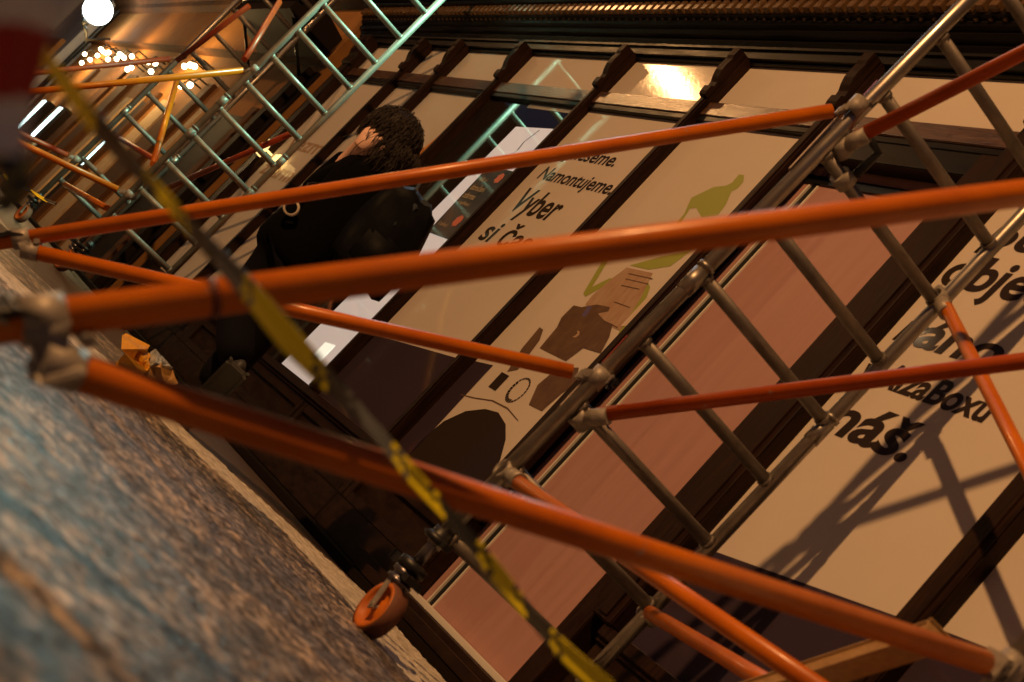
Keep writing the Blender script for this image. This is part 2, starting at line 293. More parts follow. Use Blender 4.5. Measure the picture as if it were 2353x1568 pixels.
# ---------------------------------------------------------------- street lamps outside the picture (their light and reflections are in it)
def street_lamp(x, y, z, power, col, rad, lab, k, pole=True):
    t = thing('street_lamp', lab, 'street lamp', (x, y, 0), 'lamps over the street')
    bm = bmesh.new()
    if pole:
        tube(bm, [(x - 0.1, y - 1.1, 0), (x - 0.1, y - 1.1, z + 0.2)], 0.07, rr=[0.09, 0.05])
        tube(bm, [(x - 0.1, y - 1.1, z + 0.2), (x - 0.05, y - 0.6, z + 0.55), (x, y, z + 0.42)], 0.03)
    else: tube(bm, [(x, y - 12, z + 1.0), (x, y, z + 0.6), (x, 3.4, z + 0.9)], 0.012)
    finish('pole' if pole else 'span_wire', bm, m_iron, t)
    bm = bmesh.new(); lathe(bm, Vector((x, y, z)), Vector((0, 0, 1)), [(0.16, 0.30), (0.22, 0.28), (0.36, 0.10), (0.5, 0.03), (0.6, 0.0)]); finish('hood', bm, m_iron, t, True)
    mint = col[0] < 0.7
    ld = bpy.data.lights.new('street_lamp_light', 'SPOT' if mint else 'POINT'); ld.energy = power; ld.color = col; ld.shadow_soft_size = rad
    lo = bpy.data.objects.new('street_lamp_light', ld); COL.objects.link(lo); lo.location = (x, y, z)
    if mint:
        for en, co, cone, aim in ((1900, (0.44, 0.96, 0.86), 13, (-1.8, -0.25, 0)), (340, (0.80, 0.92, 1.0), 34, (-2.4, 0.3, 0))):  # two added spots that cool and brighten the near paving
            l2 = bpy.data.lights.new('paving_fill', 'SPOT'); l2.energy = en; l2.color = co; l2.shadow_soft_size = 0.7; l2.spot_size = math.radians(cone); l2.spot_blend = 1.0
            q = bpy.data.objects.new('paving_fill', l2); COL.objects.link(q); q.location = (x, y, z - 0.02); q.rotation_euler = (Vector(aim) - Vector((x, y, z))).to_track_quat('-Z', 'Y').to_euler()
        ld.spot_size = math.radians(42); ld.spot_blend = 0.5; lo.rotation_euler = (Vector((-13.3, 2.2, 1.4)) - Vector((x, y, z))).to_track_quat('-Z', 'Y').to_euler()
LABS = ['tall sodium lamp across the street facing the doorway', 'sodium lantern hung on a wire above the far tower',
        'sodium lamp on a pole across the street by the far tower', 'cool mint lantern hung above the gap between the towers']
for i, a in enumerate(LAMPS): street_lamp(*a[:6], LABS[i], i, pole=i in (0, 2))
# ---------------------------------------------------------------- the shop front
YW = 3.40
def z(c): return c + H          # heights were measured from the lens
shop = thing('shop_front', 'dark timber shop front with white papered windows and a pink door', 'building', (-8, YW, 0))
SX0, SX1 = -15.4, 2.4
def part(name, m, fn, parent=shop, smooth=False):
    bm = bmesh.new(); fn(bm); return finish(name, bm, m, parent, smooth)
# masonry above and the solid body behind the glazing
def body(bm):
    box(bm, SX0, SX1, 3.47, 6.0, 3.45, 9.0); box(bm, SX0, -6.43, 3.49, 3.60, 0.0, 3.45); box(bm, -4.9, SX1, 3.49, 3.60, 0.0, 3.45)
part('wall', m_doord, body)
part('fascia_board', m_fascia, lambda bm: [box(bm, a, b, 3.30, 3.47, 4.15, 5.6, 0.006) for a, b in ((-15.2, -11.0), (-10.99, -8.05), (-8.04, -4.2), (-4.19, 0), (0.01, SX1))])
# cornice: bar, coves, dentil course, crown
CX0 = -15.1
def corn(bm):
    profile_x(bm, [(3.47, z(3.33)), (3.36, z(3.33)), (3.36, z(3.385)), (3.345, z(3.39)), (3.345, z(3.41)), (3.325, z(3.43)), (3.33, z(3.45)), (3.30, z(3.455)), (3.285, z(3.475)),
                   (3.29, z(3.49)), (3.26, z(3.50)), (3.25, z(3.515)), (3.25, z(3.53)), (3.225, z(3.535)), (3.225, z(3.63)), (3.17, z(3.632)), (3.15, z(3.645)), (3.15, z(3.66)),
                   (3.12, z(3.665)), (3.07, z(3.69)), (3.05, z(3.705)), (3.05, z(3.72)), (3.02, z(3.725)), (3.00, z(3.79)), (2.985, z(3.80)), (2.985, z(3.83)), (3.02, z(3.86)), (3.47, z(3.92))], CX0, SX1)
part('cornice', m_black, corn)
def dent(bm):
    x = CX0 + 0.03
    while x < SX1:
        box(bm, x, x + 0.058, 3.180, 3.226, z(3.548), z(3.622), 0.003); x += 0.100
part('dentil_course', m_dentil, dent)
def beads(bm):
    x = CX0 + 0.02
    while x < SX1:
        box(bm, x, x + 0.022, 3.236, 3.252, z(3.517), z(3.529)); x += 0.100
part('bead_course', m_dentil, beads)
# posts: (right edge, width, bottom)
POSTS = [(-14.42, 0.30, 0.0), (-12.89, 0.12, 0), (-12.01, 0.10, 0), (-10.70, 0.10, 0), (-9.02, 0.085, 0), (-7.62, 0.09, 0), (-6.36, 0.10, 0), (-4.88, 0.16, 0), (-3.60, 0.13, 0), (-2.3, 0.10, 0), (-1.0, 0.10, 0), (0.4, 0.10, 0), (1.8, 0.10, 0)]
PR = 0.057
for xr, wd, _ in POSTS:
    xl = xr - wd
    def post(bm):
        box(bm, xl, xr, YW - PR, 3.44 if xr == -6.36 else 3.47, z(0.30), z(3.33), 0.006)
        box(bm, xl + wd * 0.28, xr - wd * 0.28, YW - PR - 0.008, YW - PR + 0.002, z(0.32), z(3.02), 0.003)
    part('mullion', m_wood_v, post)
    def brk(bm):     # carved bracket under the cornice
        prof = [(YW - PR + 0.002, 2.985), (YW - 0.085, 2.99), (YW - 0.092, 3.01), (YW - 0.094, 3.05), (YW - 0.078, 3.06), (YW - 0.082, 3.09), (YW - 0.098, 3.12), (YW - 0.112, 3.16), (YW - 0.115, 3.20), (YW - 0.112, 3.25), (YW - 0.120, 3.27), (YW - 0.120, 3.328), (YW - PR + 0.002, 3.328)]
        profile_x(bm, [(a, z(b)) for a, b in prof], xl + 0.012, xr - 0.006)
    part('bracket', m_wood_v, brk)
# transom between the posts
edges = [(POSTS[i][0], POSTS[i + 1][0] - POSTS[i + 1][1]) for i in range(len(POSTS) - 1)]
for i, (a, b) in enumerate(edges):
    def tr(bm):
        box(bm, a + 0.001, b - 0.001, YW - 0.030, 3.47, z(2.885), z(2.985), 0.004)
    part('transom', m_wood_h, tr)
    def tb(bm):
        box(bm, a + 0.001, b - 0.001, YW - 0.022, 3.47, z(2.845), z(2.884), 0.004)
        box(bm, a + 0.001, b - 0.001, YW - 0.012, 3.47, z(2.986), z(3.000), 0.002)
        box(bm, a + 0.001, b - 0.001, YW - 0.016, 3.47, z(3.31), z(3.329), 0.002)
        if i == 6: box(bm, a + 0.001, b - 0.001, YW - 0.02, 3.47, z(2.72), z(2.8445), 0.004)
    part('glazing_bead', m_black, tb)
    # upper light
    mm = m_paper2 if i == 4 else m_paper
    part('upper_pane', mm, lambda bm: box(bm, a, b, YW + 0.01, YW + 0.04, z(3.0), z(3.31)))
# main panes and what is printed on them
def sheet(name, i, m, z0=0.30, z1=2.845):
    a, b = edges[i]; return part(name, m, lambda bm: box(bm, a, b, YW + 0.01, YW + 0.04, z(z0), z(z1)))
YP = YW + 0.0085
def flat(name, m, pts, parent, y=YP):
    """printed shape on the glass given as photo points"""
    bm = bmesh.new(); vs = [onY(px, py, y) for px, py in pts]; poly(bm, vs); return finish(name, bm, m, parent)
def flatxz(name, m, pts, parent, y=YP):
    bm = bmesh.new(); poly(bm, [(x, y, z(c)) for x, c in pts]); return finish(name, bm, m, parent)
for i in (0, 1, 2): 
    p = sheet('window_pane', i, m_paper)
    a, b = edges[i]
    if i == 2: flatxz('orange_print', m_orangepr, [(-10.86, 2.76), (-10.80, 2.80), (-10.80, 0.31), (-11.95, 0.31), (-11.9, 0.9), (-11.6, 1.45), (-11.3, 1.85), (-11.12, 2.15), (-11.02, 2.38), (-10.97, 2.60), (-10.92, 2.66)], p); flatxz('leaf_print', m_olive, [(-11.62, 1.9), (-11.5, 2.0), (-11.44, 1.98), (-11.5, 1.88), (-11.6, 1.84)], p)
    if i == 1: flatxz('orange_print', m_orangepr, [(-12.35, 2.55), (-12.2, 2.72), (-12.12, 2.72), (-12.12, 2.5), (-12.2, 2.42)], p)
    if i == 0:
        text('lettering', 'Vezmi', -14.3, -13.1, z(1.95), z(2.12), YP, m_ink3, p, fat=0.02); text('lettering', 'zdarma', -14.3, -13.1, z(1.6), z(1.78), YP, m_ink3, p, fat=0.02)
# pane 3: clear glass with a board glowing in place of interior light, dark poster and dark interior
a3, b3_ = edges[3]
p = sheet('clear_glass', 3, m_glass)
flatxz('glow_board', m_litboard, [(-9.86, 2.62), (b3_, 2.66), (b3_, 0.31), (-9.95, 0.31)], p)
flatxz('lintel', mat('grey_lintel', (0.30, 0.30, 0.30), 0.5, coat=0.5), [(-9.98, 2.845), (b3_, 2.845), (b3_, 2.80), (-9.98, 2.80)], p)
flatxz('crack', m_ink, [(-9.46, 2.62), (-9.52, 2.50), (-9.50, 2.42), (-9.60, 2.30), (-9.62, 2.18), (-9.606, 2.18), (-9.588, 2.305), (-9.487, 2.43), (-9.508, 2.505), (-9.447, 2.62)], p, YP - 0.003)
po = flatxz('slate_poster', m_screen, [(-9.69, 2.25), (b3_, 2.25), (b3_, 1.62), (-9.66, 1.62)], p, YP - 0.003)
for s, x0, x1, zz, hh in (('Užij si', -9.62, -9.50, 2.115, 0.035), ('doručení', -9.64, -9.40, 2.03, 0.05), ('zdarma', -9.64, -9.44, 1.955, 0.05), ('s aplikací', -9.62, -9.42, 1.90, 0.028), ('S aplikací', -9.61, -9.45, 1.70, 0.03)):
    text('lettering', s, x0, x1, z(zz), z(zz + hh), YP - 0.006, m_gold, po, fat=0.01)
def blob(cx, cz, rx, rz, n=14, wob=0.15):
    return [(cx + rx * math.cos(2 * math.pi * k / n) * (1 + wob * math.sin(3.3 * k)), cz + rz * math.sin(2 * math.pi * k / n) * (1 + wob * math.sin(3.3 * k))) for k in range(n)]
flatxz('coral_print', m_coral, blob(-9.36, 2.17, 0.05, 0.045), po, YP - 0.006); flatxz('coral_print', m_coral, blob(-9.37, 1.77, 0.055, 0.05), po, YP - 0.006)
flatxz('glow_box', m_litbox, [(-9.60, 0.42), (-9.42, 0.45), (-9.42, 0.62), (-9.60, 0.60)], p, YP - 0.004)  # pale box in the window, interior light put into its own glow
# pane 4: the big words
p = sheet('window_pane', 4, m_paper)
for s, x0, x1, zz, zt, rf in (('Vyneseme.', -8.87, -8.10, 2.44, 2.545, 'V'), ('Namontujeme.', -8.88, -7.855, 2.243, 2.348, 'N'), ('Vyber', -8.85, -8.22, 1.965, 2.160, 'V'), ('si čas', -8.90, -8.20, 1.70, 1.87, 'b')):
    text('lettering', s, x0, x1, z(zz), z(zt), YP, m_ink, p, fat=0.02, ref=rf, shear=0.12)
a, b = edges[4]
flatxz('plum_print', m_purple, [(a, 0.82), (b, 0.96), (b, 0.305), (a, 0.305)], p)
# pane 5: product picture (plain shapes), plum band, dark oval mat
p = sheet('window_pane', 5, m_paper)
flatxz('plum_print', m_purple, [(-7.62, 0.982), (-7.41, 1.01), (-7.40, 0.305), (-7.62, 0.305)], p)
flat('oval_mat_print', m_ink, [(935, 1050), (975, 1005), (1020, 968), (1070, 945), (1115, 940), (1145, 948), (1162, 975), (1162, 1010), (1150, 1055), (1130, 1100), (1095, 1150), (1000, 1180), (930, 1110)], p)
flat('leaf_print', m_olive, [(1698, 401), (1710, 403), (1708, 418), (1694, 434), (1681, 440), (1668, 470), (1650, 495), (1612, 500), (1600, 478), (1585, 480), (1560, 520), (1530, 560), (1520, 552), (1572, 492), (1588, 455), (1640, 430), (1668, 427), (1682, 420)], p)
flat('leaf_print', m_olive, [(1390, 590), (1340, 675), (1345, 682), (1420, 640), (1400, 640), (1360, 660), (1400, 595)], p)
flat('leaf_print', m_olive, [(1447, 610), (1520, 590), (1590, 575), (1540, 612), (1490, 620)], p)
flat('leaf_print', m_olive, [(1488, 648), (1494, 660), (1480, 700), (1440, 750), (1420, 770), (1435, 730), (1465, 690)], p)
flat('pale_print', m_ink3, [(1440, 615), (1500, 628), (1470, 690), (1425, 760), (1380, 742), (1345, 700), (1360, 680), (1400, 645)], p, YP - 0.0005)
flat('dark_print', m_ink2, [(1318, 702), (1345, 708), (1362, 715), (1378, 705), (1375, 722), (1390, 738), (1408, 745), (1400, 775), (1380, 812), (1340, 800), (1300, 830), (1240, 800), (1280, 752), (1290, 730)], p, YP - 0.001)
flat('dark_print', m_ink2, [(1240, 752), (1248, 758), (1240, 782), (1190, 850), (1165, 855), (1200, 800)], p)
flat('dark_print', m_ink2, [(1282, 845), (1330, 845), (1325, 880), (1290, 905), (1245, 945), (1215, 930), (1235, 885)], p, YP - 0.001)
for a_, b_ in (((1445, 628), (1500, 640)), ((1438, 640), (1490, 652)), ((1428, 655), (1470, 664)), ((1412, 693), (1448, 706)), ((1375, 730), (1420, 752))):
    flat('line_print', m_ink2, [a_, b_, (b_[0] - 1.5, b_[1] + 2.2), (a_[0] - 1.5, a_[1] + 2.2)], p, YP - 0.0012)
flat('violet_print', mat('violet_print', (0.10, 0.075, 0.20), 0.8), [(1352, 702), (1360, 706), (1346, 728), (1336, 726)], p, YP - 0.0014)
flat('arm_print', m_ink2, [(1300, 728), (1340, 705), (1372, 700), (1402, 706), (1398, 716), (1368, 722), (1345, 745), (1310, 760)], p, YP - 0.0006)
flat('curl_print', m_ink3, [(1326, 760), (1332, 762), (1331, 770), (1322, 776), (1315, 775), (1322, 771), (1327, 766)], p, YP - 0.0016)
flat('cable_print', m_ink2, [(1058, 908), (1090, 916), (1130, 922), (1165, 940), (1190, 968), (1191, 966), (1167, 937), (1132, 919.5), (1091, 913.5), (1059, 906)], p, YP - 0.0006)
text('lettering', '1', -7.27, -7.17, z(0.895), z(1.00), YP, m_ink, p, fat=0.02)
def ring_print(bm):
    for k in range(22):
        a0, a1 = 2 * math.pi * k / 22, 2 * math.pi * (k + 0.8) / 22; w_ = 0.72 if 8 < k < 18 else 0.85
        poly(bm, [(-6.98 + 0.085 * math.cos(q) * s_, YP, z(0.955) + 0.085 * math.sin(q) * s_) for q, s_ in ((a0, 1), (a1, 1), (a1, w_), (a0, w_))])
part('dial_print', m_ink, ring_print, p)
flatxz('letter_block', m_sticker, [(-6.62, 1.70), (-6.42, 1.75), (-6.42, 1.55), (-6.62, 1.50)], p, YP - 0.002)
# over the door + door
DY = 3.50
door = part('door', m_pink, lambda bm: (box(bm, -6.425, -6.327, DY, DY + 0.03, z(-0.13), z(2.90)), box(bm, -6.263, -4.95, DY, DY + 0.03, z(-0.13), z(2.90))))
part('door_frame', m_wood_v, lambda bm: (box(bm, -5.18, -5.045, YW - 0.03, DY - 0.001, 0.05, z(2.84), 0.004)))
part('door_gap', m_seal, lambda bm: box(bm, -6.326, -6.264, DY + 0.004, DY + 0.02, z(-0.13), z(2.62)), door)
part('door_strip', m_whitebar, lambda bm: (box(bm, -6.336, -6.325, DY - 0.008, DY + 0.01, z(-0.13), z(2.62)), box(bm, -6.265, -6.254, DY - 0.008, DY + 0.01, z(-0.13), z(2.62))), door)
part('door_rail', m_seal, lambda bm: (box(bm, -6.42, -4.95, DY - 0.012, DY - 0.001, z(2.63), z(2.68)),), door)
part('door_head', m_wood_k, lambda bm: box(bm, -7.0, -5.05, YW + 0.02, DY + 0.1, z(2.91), z(3.0)))
part('threshold', m_whitebar, lambda bm: box(bm, -7.0, -5.05, 3.42, DY - 0.002, 0.13, z(-0.13), 0.003))
part('doorstep', m_wood_k, lambda bm: (box(bm, -7.0, -5.05, 3.30, DY, 0.046, 0.129, 0.006), box(bm, -6.6, -4.9, 3.20, 3.299, 0.0455, 0.10, 0.006)))
# pane right of the door: more big words
p = sheet('window_pane', 7, m_paper)
for s, x0, x1, zz, zt, rf in (('Před', -4.80, -4.34, 2.63, 2.80, 'P'), ('půlnocí', -4.81, -3.86, 2.415, 2.555, 'l'), ('objednáš,', -4.86, -3.85, 2.19, 2.36, 'b'), ('ráno', -4.83, -4.25, 1.885, 2.035, 'd'),
                          ('v AlzaBoxu', -4.84, -4.09, 1.670, 1.785, 'B'), ('náš.', -4.80, -4.28, 1.415, 1.59, 'b')):
    text('lettering', s, x0, x1, z(zz), z(zt), YP, m_ink, p, fat=0.028, ref=rf, shear=0.12)
a, b = edges[7]
flatxz('plum_print', m_purple, [(a, 0.76), (b, 0.915), (b, 0.305), (a, 0.305)], p)
p = sheet('window_pane', 8, m_paper); a, b = edges[8]; flatxz('plum_print', m_purple, [(a, 0.94), (b, 1.07), (b, 0.305), (a, 0.305)], p)
for i in (9, 10, 11): sheet('window_pane', i, m_paper)
# sill, kick panels
for i, (a, b) in enumerate(edges):
    if i == 6: continue
    def kick(bm):
        box(bm, a - 0.05, b + 0.06, YW - 0.045, 3.488, z(0.245), z(0.299), 0.006)
        box(bm, a - 0.05, b + 0.06, YW - 0.028, 3.488, z(0.225), z(0.244), 0.003)
    part('sill', m_wood_v, kick)
    def kp(bm):
        A, B = a - 0.05, b + 0.06
        box(bm, A, B, YW + 0.01, 3.488, 0.04, z(0.224)); 
        box(bm, A, A + 0.09, YW - 0.012, YW + 0.011, 0.24, z(0.224), 0.004); box(bm, B - 0.09, B, YW - 0.012, YW + 0.011, 0.24, z(0.224), 0.004)
        box(bm, A + 0.091, B - 0.091, YW - 0.012, YW + 0.011, z(0.155), z(0.224), 0.004); box(bm, A + 0.091, B - 0.091, YW - 0.012, YW + 0.011, 0.24, 0.30, 0.004)
        box(bm, A, B, YW - 0.035, YW + 0.011, 0.045, 0.239, 0.006)
    part('kick_panel', m_wood_k, kp)
# ---------------------------------------------------------------- stone building further along the street
st = thing('stone_building', 'brown rendered building with sand stone piers beyond the shop front', 'building', (-24, YW, 0))
part('wall', m_stone, lambda bm: box(bm, -32.2, -15.45, 3.42, 9.0, 0, z(3.0)), st)
part('upper_wall', m_stone, lambda bm: box(bm, -32.2, -15.45, 3.36, 9.0, z(3.03), 9.0), st)
part('ledge', m_stone_d, lambda bm: box(bm, -32.3, -15.45, 3.30, 3.5, z(2.985), z(3.028), 0.01), st)
part('cornice', m_stone_d, lambda bm: profile_x(bm, [(3.36, z(3.80)), (3.26, z(3.84)), (3.24, z(3.92)), (3.14, z(3.96)), (3.10, z(4.10)), (3.0, z(4.2)), (3.36, z(4.3))], -32.6, -15.45), st)
for x, wd, pr, mm, z1 in ((-15.75, 0.22, 0.10, m_doord, 2.9), (-16.35, 0.25, 0.05, m_stone_d, 2.3), (-18.55, 0.30, 0.03, m_stone_l, 2.15), (-19.2, 0.34, 0.06, m_stone_d, 2.5), (-20.7, 0.75, 0.03, m_stone_l, 2.12), (-21.6, 0.22, 0.06, m_stone_d, 2.2),
                      (-22.55, 0.25, 0.03, m_stone_l, 2.1), (-23.35, 0.45, 0.03, m_stone_l, 2.0), (-24.5, 0.7, 0.06, m_stone_d, 2.4), (-25.9, 0.7, 0.05, m_stone_d, 2.6), (-28.4, 0.35, 0.05, m_stone_d, 2.4), (-31.2, 0.5, 0.06, m_stone_d, 2.3), (-17.7, 0.16, 0.04, m_stone_d, 2.2)):
    part('pier', mm, lambda bm: box(bm, x - wd / 2, x + wd / 2, YW + 0.02 - pr, 3.5, 0.0, z(z1), 0.01), st)
for x0, x1, z1 in ((-17.55, -16.5, 2.15), (-15.62, -15.45, 2.9), (-22.28, -21.85, 2.0), (-20.22, -19.45, 1.9)):
    d = part('doorway', m_doord if x1 != -19.45 else m_stone_d, lambda bm: box(bm, x0, x1, 3.40, 3.43, 0.0, z(z1)), st)
part('window_glare', m_mint, lambda bm: box(bm, -22.05, -21.98, 3.385, 3.399, z(0.75), z(1.3)), st)  # glare on the dark window, put in as a glowing strip
part('pipe', m_iron, lambda bm: tube(bm, [(-32.0, 3.3, 0), (-32.0, 3.3, 8)], 0.05), st)
for x0, x1 in ((-29.55, -28.95), (-27.15, -26.6)): part('display_case', m_doord, lambda bm: box(bm, x0, x1, 3.30, 3.5, z(0.66), z(1.42)), st)
for x0, x1 in ((-30.0, -29.56), (-27.55, -27.16)):
    tag(part('lit_display', m_mint, lambda bm: box(bm, x0, x1, 3.29, 3.41, z(0.68), z(1.40), 0.02), None), 'narrow bright display in front of the brown wall, ' + ('left one of the pair' if x0 < -29 else 'right one of the pair'), 'display', 'two lit wall displays')
# clusters of warm bulbs under the ledge
bl = [(188, 145), (195, 125), (207, 138), (224, 128), (236, 118), (243, 122), (250, 121), (248, 137), (268, 136), (279, 128), (285, 133), (303, 130), (293, 160), (302, 156), (341, 143), (357, 146), (347, 165), (424, 153), (437, 150), (447, 153), (416, 198), (437, 196), (232, 113), (275, 125)]
for i, (px, py) in enumerate(bl):
    c = onY(px, py, 3.22); bm = bmesh.new(); bmesh.ops.create_uvsphere(bm, u_segments=10, v_segments=8, radius=0.038, matrix=Matrix.Translation(c)); tube(bm, [c + Vector((0, 0, 0.05)), c + Vector((0, 0.02, 0.14)), c + Vector((0, 0.22, 0.16))], 0.012, 6, mi=1)
    o = finish('wall_bulb', bm, [m_bulb, m_iron], None, True); tag(o, 'small warm bulb in the cluster on the brown wall below the ledge', 'bulb', 'warm bulbs on the brown wall')
ld = bpy.data.lights.new('bulb_glow', 'POINT'); ld.energy = 120; ld.color = (1, 0.60, 0.22); ld.shadow_soft_size = 0.3
for x in (-29.5, -26.0, -21.3):
    lo = bpy.data.objects.new('bulb_glow', ld); COL.objects.link(lo); lo.location = (x, 2.9, z(2.6))
# dark awning at the end of the shop front
aw = thing('awning', 'black folded awning box projecting over the pavement beyond the shop front', 'awning', (-17, 2.9, 3.4))
def awf(bm):
    A = onX(560, 35, -18.1); B = onX(735, 140, -15.6)
    poly(bm, [(-18.1, 2.75, z(3.15)), (-15.6, 2.75, z(3.15)), (-15.6, 3.41, z(2.98)), (-18.1, 3.41, z(2.98))], Vector((0, 0, 0.35)))
part('canopy', m_doord, awf, aw)
part('valance', m_wood_h, lambda bm: box(bm, -18.2, -15.5, 2.70, 2.76, z(3.30), z(3.62), 0.01), aw)
for x0 in (-15.7, -17.9): part('awning_arm', m_iron, lambda bm: tube(bm, [(x0, 2.78, z(3.2)), (x0, 3.40, z(2.7))], 0.018), aw)
# amber lamps by the doorway
for k, (px, py, r, h_) in enumerate(((608, 340, 0.035, 0.09), (599, 353, 0.02, 0.03))):
    c = onY(px, py, 3.3); bm = bmesh.new(); lathe(bm, c, Vector((0, 0, 1)), [(-h_, 0.001), (-h_, r), (h_, r * 0.8), (h_, 0.001)], 14); box(bm, c.x - 0.01, c.x + 0.01, c.y, 3.4, c.z - 0.01, c.z + 0.01)
    tag(finish('wall_lamp', bm, m_bulb2, None, True), ('larger' if k == 0 else 'smaller') + ' amber wall lamp low beside the dark doorway', 'lamp', 'amber wall lamps')
for k, (px, py, r, h_) in enumerate(((635, 365, 0.05, 0.13), (600, 428, 0.03, 0.10), (590, 330, 0.025, 0.10))):
    pass
for k, (pts, lb) in enumerate((([(470 + 155, 370 - 8), (662, 355), (650, 385), (628, 388)], 'tall glowing lantern box seen past the scaffold rungs'), ([(585, 325), (604, 316), (598, 330), (583, 338)], 'small glowing lantern above the taller one'))):
    pass
o = bmesh.new(); c = onY(637, 367, 3.33); box(o, c.x - 0.07, c.x + 0.07, 3.30, 3.39, c.z - 0.055, c.z + 0.055, 0.02)
tag(finish('lantern', o, m_bulb2), 'glowing amber box lantern seen between the scaffold rungs', 'lantern')
o = bmesh.new(); c = onY(604, 336, 3.33); box(o, c.x - 0.05, c.x + 0.05, 3.31, 3.39, c.z - 0.035, c.z + 0.045, 0.02)
tag(finish('lantern', o, m_bulb2), 'smaller amber lantern behind the red scaffold brace', 'lantern')
# corner house with the neon sign and globe
fb = thing('corner_house', 'grey lit corner house at the far end of the street', 'building', (-38, 3, 0))
part('wall', m_stone_g, lambda bm: box(bm, -48, -32.7, 3.15, 9, 0, 11), fb)
part('band', m_stone, lambda bm: box(bm, -48, -33.4, 3.05, 3.2, z(0.0), z(2.75), 0.02), fb)
part('shop_window', m_doord, lambda bm: (box(bm, -41, -38.5, 3.0, 3.1, z(0.4), z(2.4)), box(bm, -37.4, -35.2, 3.0, 3.1, z(0.4), z(2.4))), fb)
part('lit_strip', mat('pale_lit_strip', (0.7, 0.75, 0.72), 0.5, emit=(0.8, 1.0, 0.95), es=0.35), lambda bm: (box(bm, -45.5, -43.2, 2.98, 3.06, z(0.5), z(3.0)),), fb)
end = thing('end_house', 'dim brown house closing the far end of the street', 'building', (-60, 0, 0))
part('wall', m_stone, lambda bm: box(bm, -64, -58, -22, 14, 0, 16), end)
part('window', m_doord, lambda bm: [box(bm, -58.05, -57.9, yy, yy + 1.2, zz, zz + 1.9) for yy in range(-20, 3, 3) for zz in (1.0, 4.5, 8.0)], end)
sg = thing('neon_sign', 'white and red neon box sign beside the round globe lamp', 'sign', (-38, 2.9, 4))
part('sign_box', m_stone_g, lambda bm: box(bm, -39.6, -37.4, 2.75, 3.14, z(3.0), z(4.6), 0.03), sg)
part('sign_face', m_redpanel, lambda bm: box(bm, -39.5, -37.5, 2.72, 2.749, z(3.05), z(4.5), 0.01), sg)
def neo(bm):
    for q in range(4):
        zz = z(3.25 + q * 0.32); tube(bm, [(-39.2, 2.68, zz), (-38.8, 2.68, zz + 0.16), (-38.3, 2.68, zz + 0.02), (-37.8, 2.68, zz + 0.15)], 0.06, 8)
part('neon_tube', m_neonwh, neo, sg)
rs = thing('red_neon_sign', 'dark red sign with two small glowing arcs left of the box sign', 'sign', (-41.5, 2.9, 4))
part('sign_face', m_redpanel, lambda bm: box(bm, -43.4, -40.2, 2.9, 3.1, z(3.1), z(6.0), 0.02), rs)
def arcs(bm):
    for cx, cz in ((-41.9, 3.9), (-42.0, 4.7)):
        tube(bm, [(cx + 0.35 * math.cos(q), 2.86, z(cz) + 0.25 * math.sin(q)) for q in [math.radians(d) for d in range(-60, 100, 20)]], 0.05, 8)
part('neon_arc', m_neonred, arcs, rs)
gl = thing('globe_lamp', 'large round white globe lamp glowing on an iron wall bracket', 'lamp', (-30, 2.9, 3.5))
gc = atR(225, 24, 30.0)
bm = bmesh.new(); bmesh.ops.create_uvsphere(bm, u_segments=28, v_segments=18, radius=0.275, matrix=Matrix.Translation(gc)); finish('globe', bm, m_globe, gl, True)
def brk2(bm):
    b0 = gc - Vector((0, 0, 0.27)); tube(bm, [b0, b0 - Vector((0, 0, 0.12))], 0.06, 10); tube(bm, [b0 - Vector((0, 0, 0.1)), b0 + Vector((-0.1, 0.25, -0.25)), Vector((gc.x - 0.2, 3.36, gc.z - 0.2))], 0.03, 8)
    tube(bm, [b0 - Vector((0, 0, 0.1)), b0 + Vector((0.2, 0.1, -0.15)), b0 + Vector((0.1, 0.25, -0.32))], 0.02, 8)
part('wall_bracket', m_iron, brk2, gl)
ld = bpy.data.lights.new('globe_light', 'POINT'); ld.energy = 30; ld.color = (0.75, 1.0, 0.97); ld.shadow_soft_size = 0.28
lo = bpy.data.objects.new('globe_light', ld); COL.objects.link(lo); lo.location = gc + Vector((0.0, -0.35, 0))
# ---------------------------------------------------------------- scaffold towers
TR = 0.024
def clamp_at(c, dstd, dtube, parent, s=0.88):
    """hook clamp: sleeve round the standard, jaw block and black wing nut"""
    bm = bmesh.new(); dt = dtube.normalized(); u = dstd.normalized(); v = u.cross(dt).normalized()
    hollow(bm, c - u * 0.036 * s, c + u * 0.036 * s, 0.031, 0.005)
    obox(bm, c + dt * 0.050 * s, dt, u, v, 0.050 * s, 0.052 * s, 0.046 * s, 0.006)
    obox(bm, c - dt * 0.036 * s, dt, u, v, 0.018 * s, 0.05 * s, 0.058 * s, 0.005)
    tube(bm, [c + dt * 0.05 * s - v * 0.03 * s, c + dt * 0.05 * s + v * 0.03 * s], 0.009 * s, 8)
    k = finish('clamp', bm, m_clamp, parent)
    bm = bmesh.new(); obox(bm, c - dt * 0.06 * s + u * -0.01, dt, u, v, 0.035 * s, 0.05 * s, 0.05 * s, 0.010); finish('wing_nut', bm, m_knob, parent)
    return k
def brace(t, a, b, m=m_orange, name='brace', r=TR, ends=True):
    a, b = Vector(a), Vector(b); d = (b - a).normalized(); bm = bmesh.new()
    tube(bm, [a + d * 0.075, b - d * 0.075] if ends else [a, b], r, 16)
    o = finish(name, bm, m, t)
    return o
